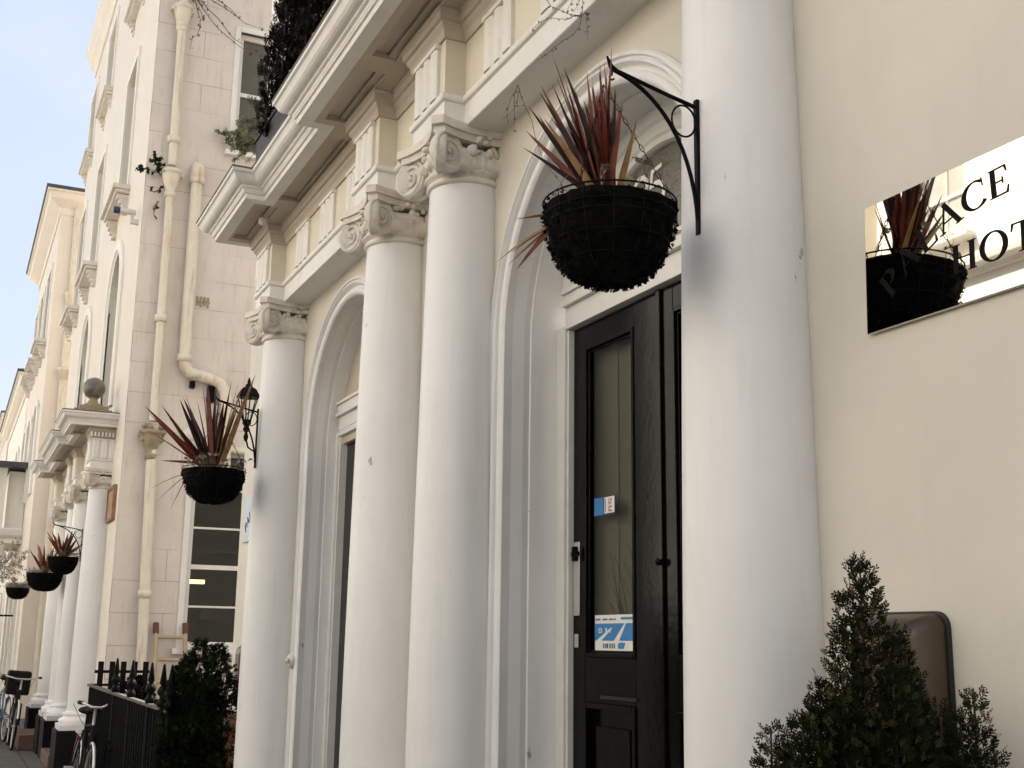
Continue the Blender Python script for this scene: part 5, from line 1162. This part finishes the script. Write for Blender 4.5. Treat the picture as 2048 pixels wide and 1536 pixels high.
MB().tube([c + Vector((0, 0, 3.15)), c + Vector((0, -.02, 3.08)), c + Vector((0, -.07, 3.05)), c + Vector((0, -.11, 3.10)), c + Vector((0, -.13, 3.16))], .007, 6).box(9.02, 9.08, 0, .012, 3.05, 3.28).build('bracket', 'iron', ln)

# ---------------------------------------------------------------- planters and conifers on top of the cornice
for (label, a, b, y0, y1, z0, z1) in (('short dark trough standing on the cornice left end, under the juniper', 6.42, 7.40, .28, .545, 4.65, 4.86), ('long dark trough of conifers set back on the cornice', 4.3, 6.15, .20, .46, 4.65, 4.86)):
    t_ = thing('trough', label, 'planter', ((a + b) / 2, (y0 + y1) / 2, z0)); m = MB().box(a, b, y0, y1, z0, z1 - .02); m.box(a - .01, b + .01, y0 - .01, y1 + .01, z1 - .0195, z1); m.build('box', 'pot', t_, bevel=.004)
rr_ = random.Random(12)
NM = ('dark columnar conifer at the left end of the troughs above the cornice', 'dark columnar conifer, second from the left above the cornice', 'dark columnar conifer, third from the left above the cornice', 'dark columnar conifer, fourth from the left above the cornice', 'dark columnar conifer cut by the top edge, fifth from the left', 'small dark conifer at the right end above the cornice')
for k_, (u, p, h) in enumerate(((7.12, .42, 1.25), (6.72, .43, 1.55), (6.3, .40, 1.5), (5.85, .36, 1.35), (5.4, .36, 1.2), (5.0, .36, .9))):
    t_ = thing('trough_conifer', NM[k_], 'conifer', (u, p, 4.84), 'dark conifers in the cornice troughs'); m = MB(); s_ = MB()
    for q in range(8):
        a = q * 2.4; r = .035 + .018 * q; leader(m, s_, (u + r * math.cos(a), p + r * math.sin(a), 4.84 + h * (1 - .075 * q) + rr_.uniform(-.06, .03)), h * (.9 - .05 * q), .16, .062, 230, rr_, L_=.045, ll=.026, wd=.009, up=.93, nl=7, power=.9)
    m.build('foliage', 'leafbrown', t_, fix=False); s_.build('stem', 'bark', t_)
t_ = thing('juniper', 'light green juniper sprays hanging over the left end of the dark trough', 'juniper', (7.5, .45, 4.86)); m = MB(); s_ = MB()
for i in range(26):
    b = Vector((7.2, .42, 4.86)); e = Vector((7.75 + rr_.uniform(-.45, .45), .50 + rr_.uniform(-.12, .16), 5.00 + rr_.uniform(-.13, .10))); mid = (b + e) / 2 + Vector((0, 0, .07)); s_.tube([b, mid, e], [.004, .003, .0015], 4)
    for j in range(16):
        t = rr_.uniform(.35, 1); p = b * (1 - t) ** 2 + mid * 2 * t * (1 - t) + e * t * t; sprig(m, p, (e - mid) + Vector((rr_.uniform(-.3, .3), rr_.uniform(-.3, .3), rr_.uniform(-.2, .3))) * .5, .05, 7, .028, .008, rr_)
m.build('foliage', 'juniper', t_, fix=False); s_.build('stem', 'bark', t_)
# moss and grass along the cornice edge
m = MB()
for i in range(520):
    u = rr_.uniform(4.4, 6.2); sprig(m, Vector((u, .60 + rr_.uniform(-.06, .06), 4.64)), Vector((rr_.uniform(-.6, .6), rr_.uniform(-.4, .8), .8)), .02, 4, .022, .012, rr_)
for i in range(200): m.blob((rr_.uniform(4.4, 6.2), .64 + rr_.uniform(-.05, .04), 4.645), rr_.uniform(.01, .03), 1, .5, sc=(1.6, 1, .5), seed=i)
tag(m.build('cornice_moss', 'drybush', fix=False), 'mossy growth along the top edge of the cornice', 'moss', kind='stuff')

# ---------------------------------------------------------------- weeds and stray stems
def weed(label, pts_list, mname, seed, leaf=(.02, .014, .007), nleaf=3, r=.0018, cat='weed', name='wall_weed'):
    rr2 = random.Random(seed); t_ = thing(name, label, cat, pts_list[0][0]); s_ = MB(); m = MB()
    for pts in pts_list:
        s_.tube(pts, [r * (1 - .6 * i / (len(pts) - 1)) for i in range(len(pts))], 4)
        for i in range(1, len(pts)):
            a, b = Vector(pts[i - 1]), Vector(pts[i])
            for k2 in range(nleaf): sprig(m, a.lerp(b, rr2.random()), Vector((rr2.uniform(-1, 1), rr2.uniform(-1, 1), rr2.uniform(-.8, .8))), leaf[0], 3, leaf[1], leaf[2], rr2)
    s_.build('stems', 'twig', t_, fix=False); m.build('leaves', mname, t_, fix=False)
def wander(p, d, L_, n_, amp, rr2, droop=0):
    p = Vector(p); d = Vector(d).normalized(); out_ = [tuple(p)]
    for i in range(n_): d = (d + Vector((rr2.uniform(-1, 1), rr2.uniform(-1, 1), rr2.uniform(-1, 1))) * amp + Vector((0, 0, -droop))).normalized(); p = p + d * L_ / n_; out_.append(tuple(p))
    return out_
rr2 = random.Random(31)
ps = [wander((3.54, .20, 3.90), (rr2.uniform(-.3, .3), rr2.uniform(.1, .4), rr2.uniform(-.6, .9)), .26, 6, .35, rr2) for i in range(5)] + [wander((3.44, .20, 4.03), (rr2.uniform(-.4, .4), .2, rr2.uniform(-.8, .9)), .25, 6, .35, rr2) for i in range(5)]
weed('wispy dead weed growing from the architrave above the near doorway', ps, 'twig', 1, (.010, .008, .004), 2, .0016)
ps = [wander((4.15, .17, 3.90), (-.35, .12, -1), .75, 12, .22, rr2)] + [wander((4.15, .17, 3.90), (-.2 + .3 * i, .1, -.8), .2, 5, .4, rr2) for i in range(3)]
weed('long dead tendril hanging beside the capital of the second column', ps, 'twig', 2, (.010, .008, .004), 1, .0018)
ps = [wander((15.3, .02 + .05 * i, 7.58), (-.3, .7, .45), .24, 5, .4, rr2) for i in range(4)]
weed('green weed sprouting from the upper drainpipe hopper', ps, 'leafgreen', 3, (.05, .05, .035), 2, .004)
ps = [wander((15.36, -.12, 10.3), (-.2, rr2.uniform(-1, .4), rr2.uniform(-1, .1)), rr2.uniform(.4, 1.5), 8, .35, rr2, .05) for i in range(9)]
weed('tangled black stems clinging round the pipe at the top edge', ps, 'bark', 4, (.03, .035, .015), 1, .007)
ps = [wander((15.3, -.75 - .05 * i, 8.12), (-.3, rr2.uniform(-.5, .8), .7), .3, 5, .5, rr2) for i in range(6)]
weed('pale straggly plant on the sill of the upper side window', ps, 'juniper', 5, (.06, .05, .025), 4, .006)
ps = [wander((15.33, .10, 7.2), (-.1, .2, -1), .25, 4, .3, rr2), wander((15.33, .08, 7.4), (-.1, .3, -.6), .3, 4, .4, rr2)]
weed('small dark climbing stem on the side wall below the hopper', ps, 'leafgreen', 6, (.05, .05, .03), 1, .012)
m = MB()
for i in range(16): m.blob((15.28, -.05 + rr2.uniform(-.14, .14), 4.12 + rr2.uniform(-.1, .12)), rr2.uniform(.02, .05), 1, .6, seed=i)
tag(m.build('hopper_moss', 'pipegrime', fix=False), 'dark moss clumps round the stained lower hopper', 'moss', kind='stuff')
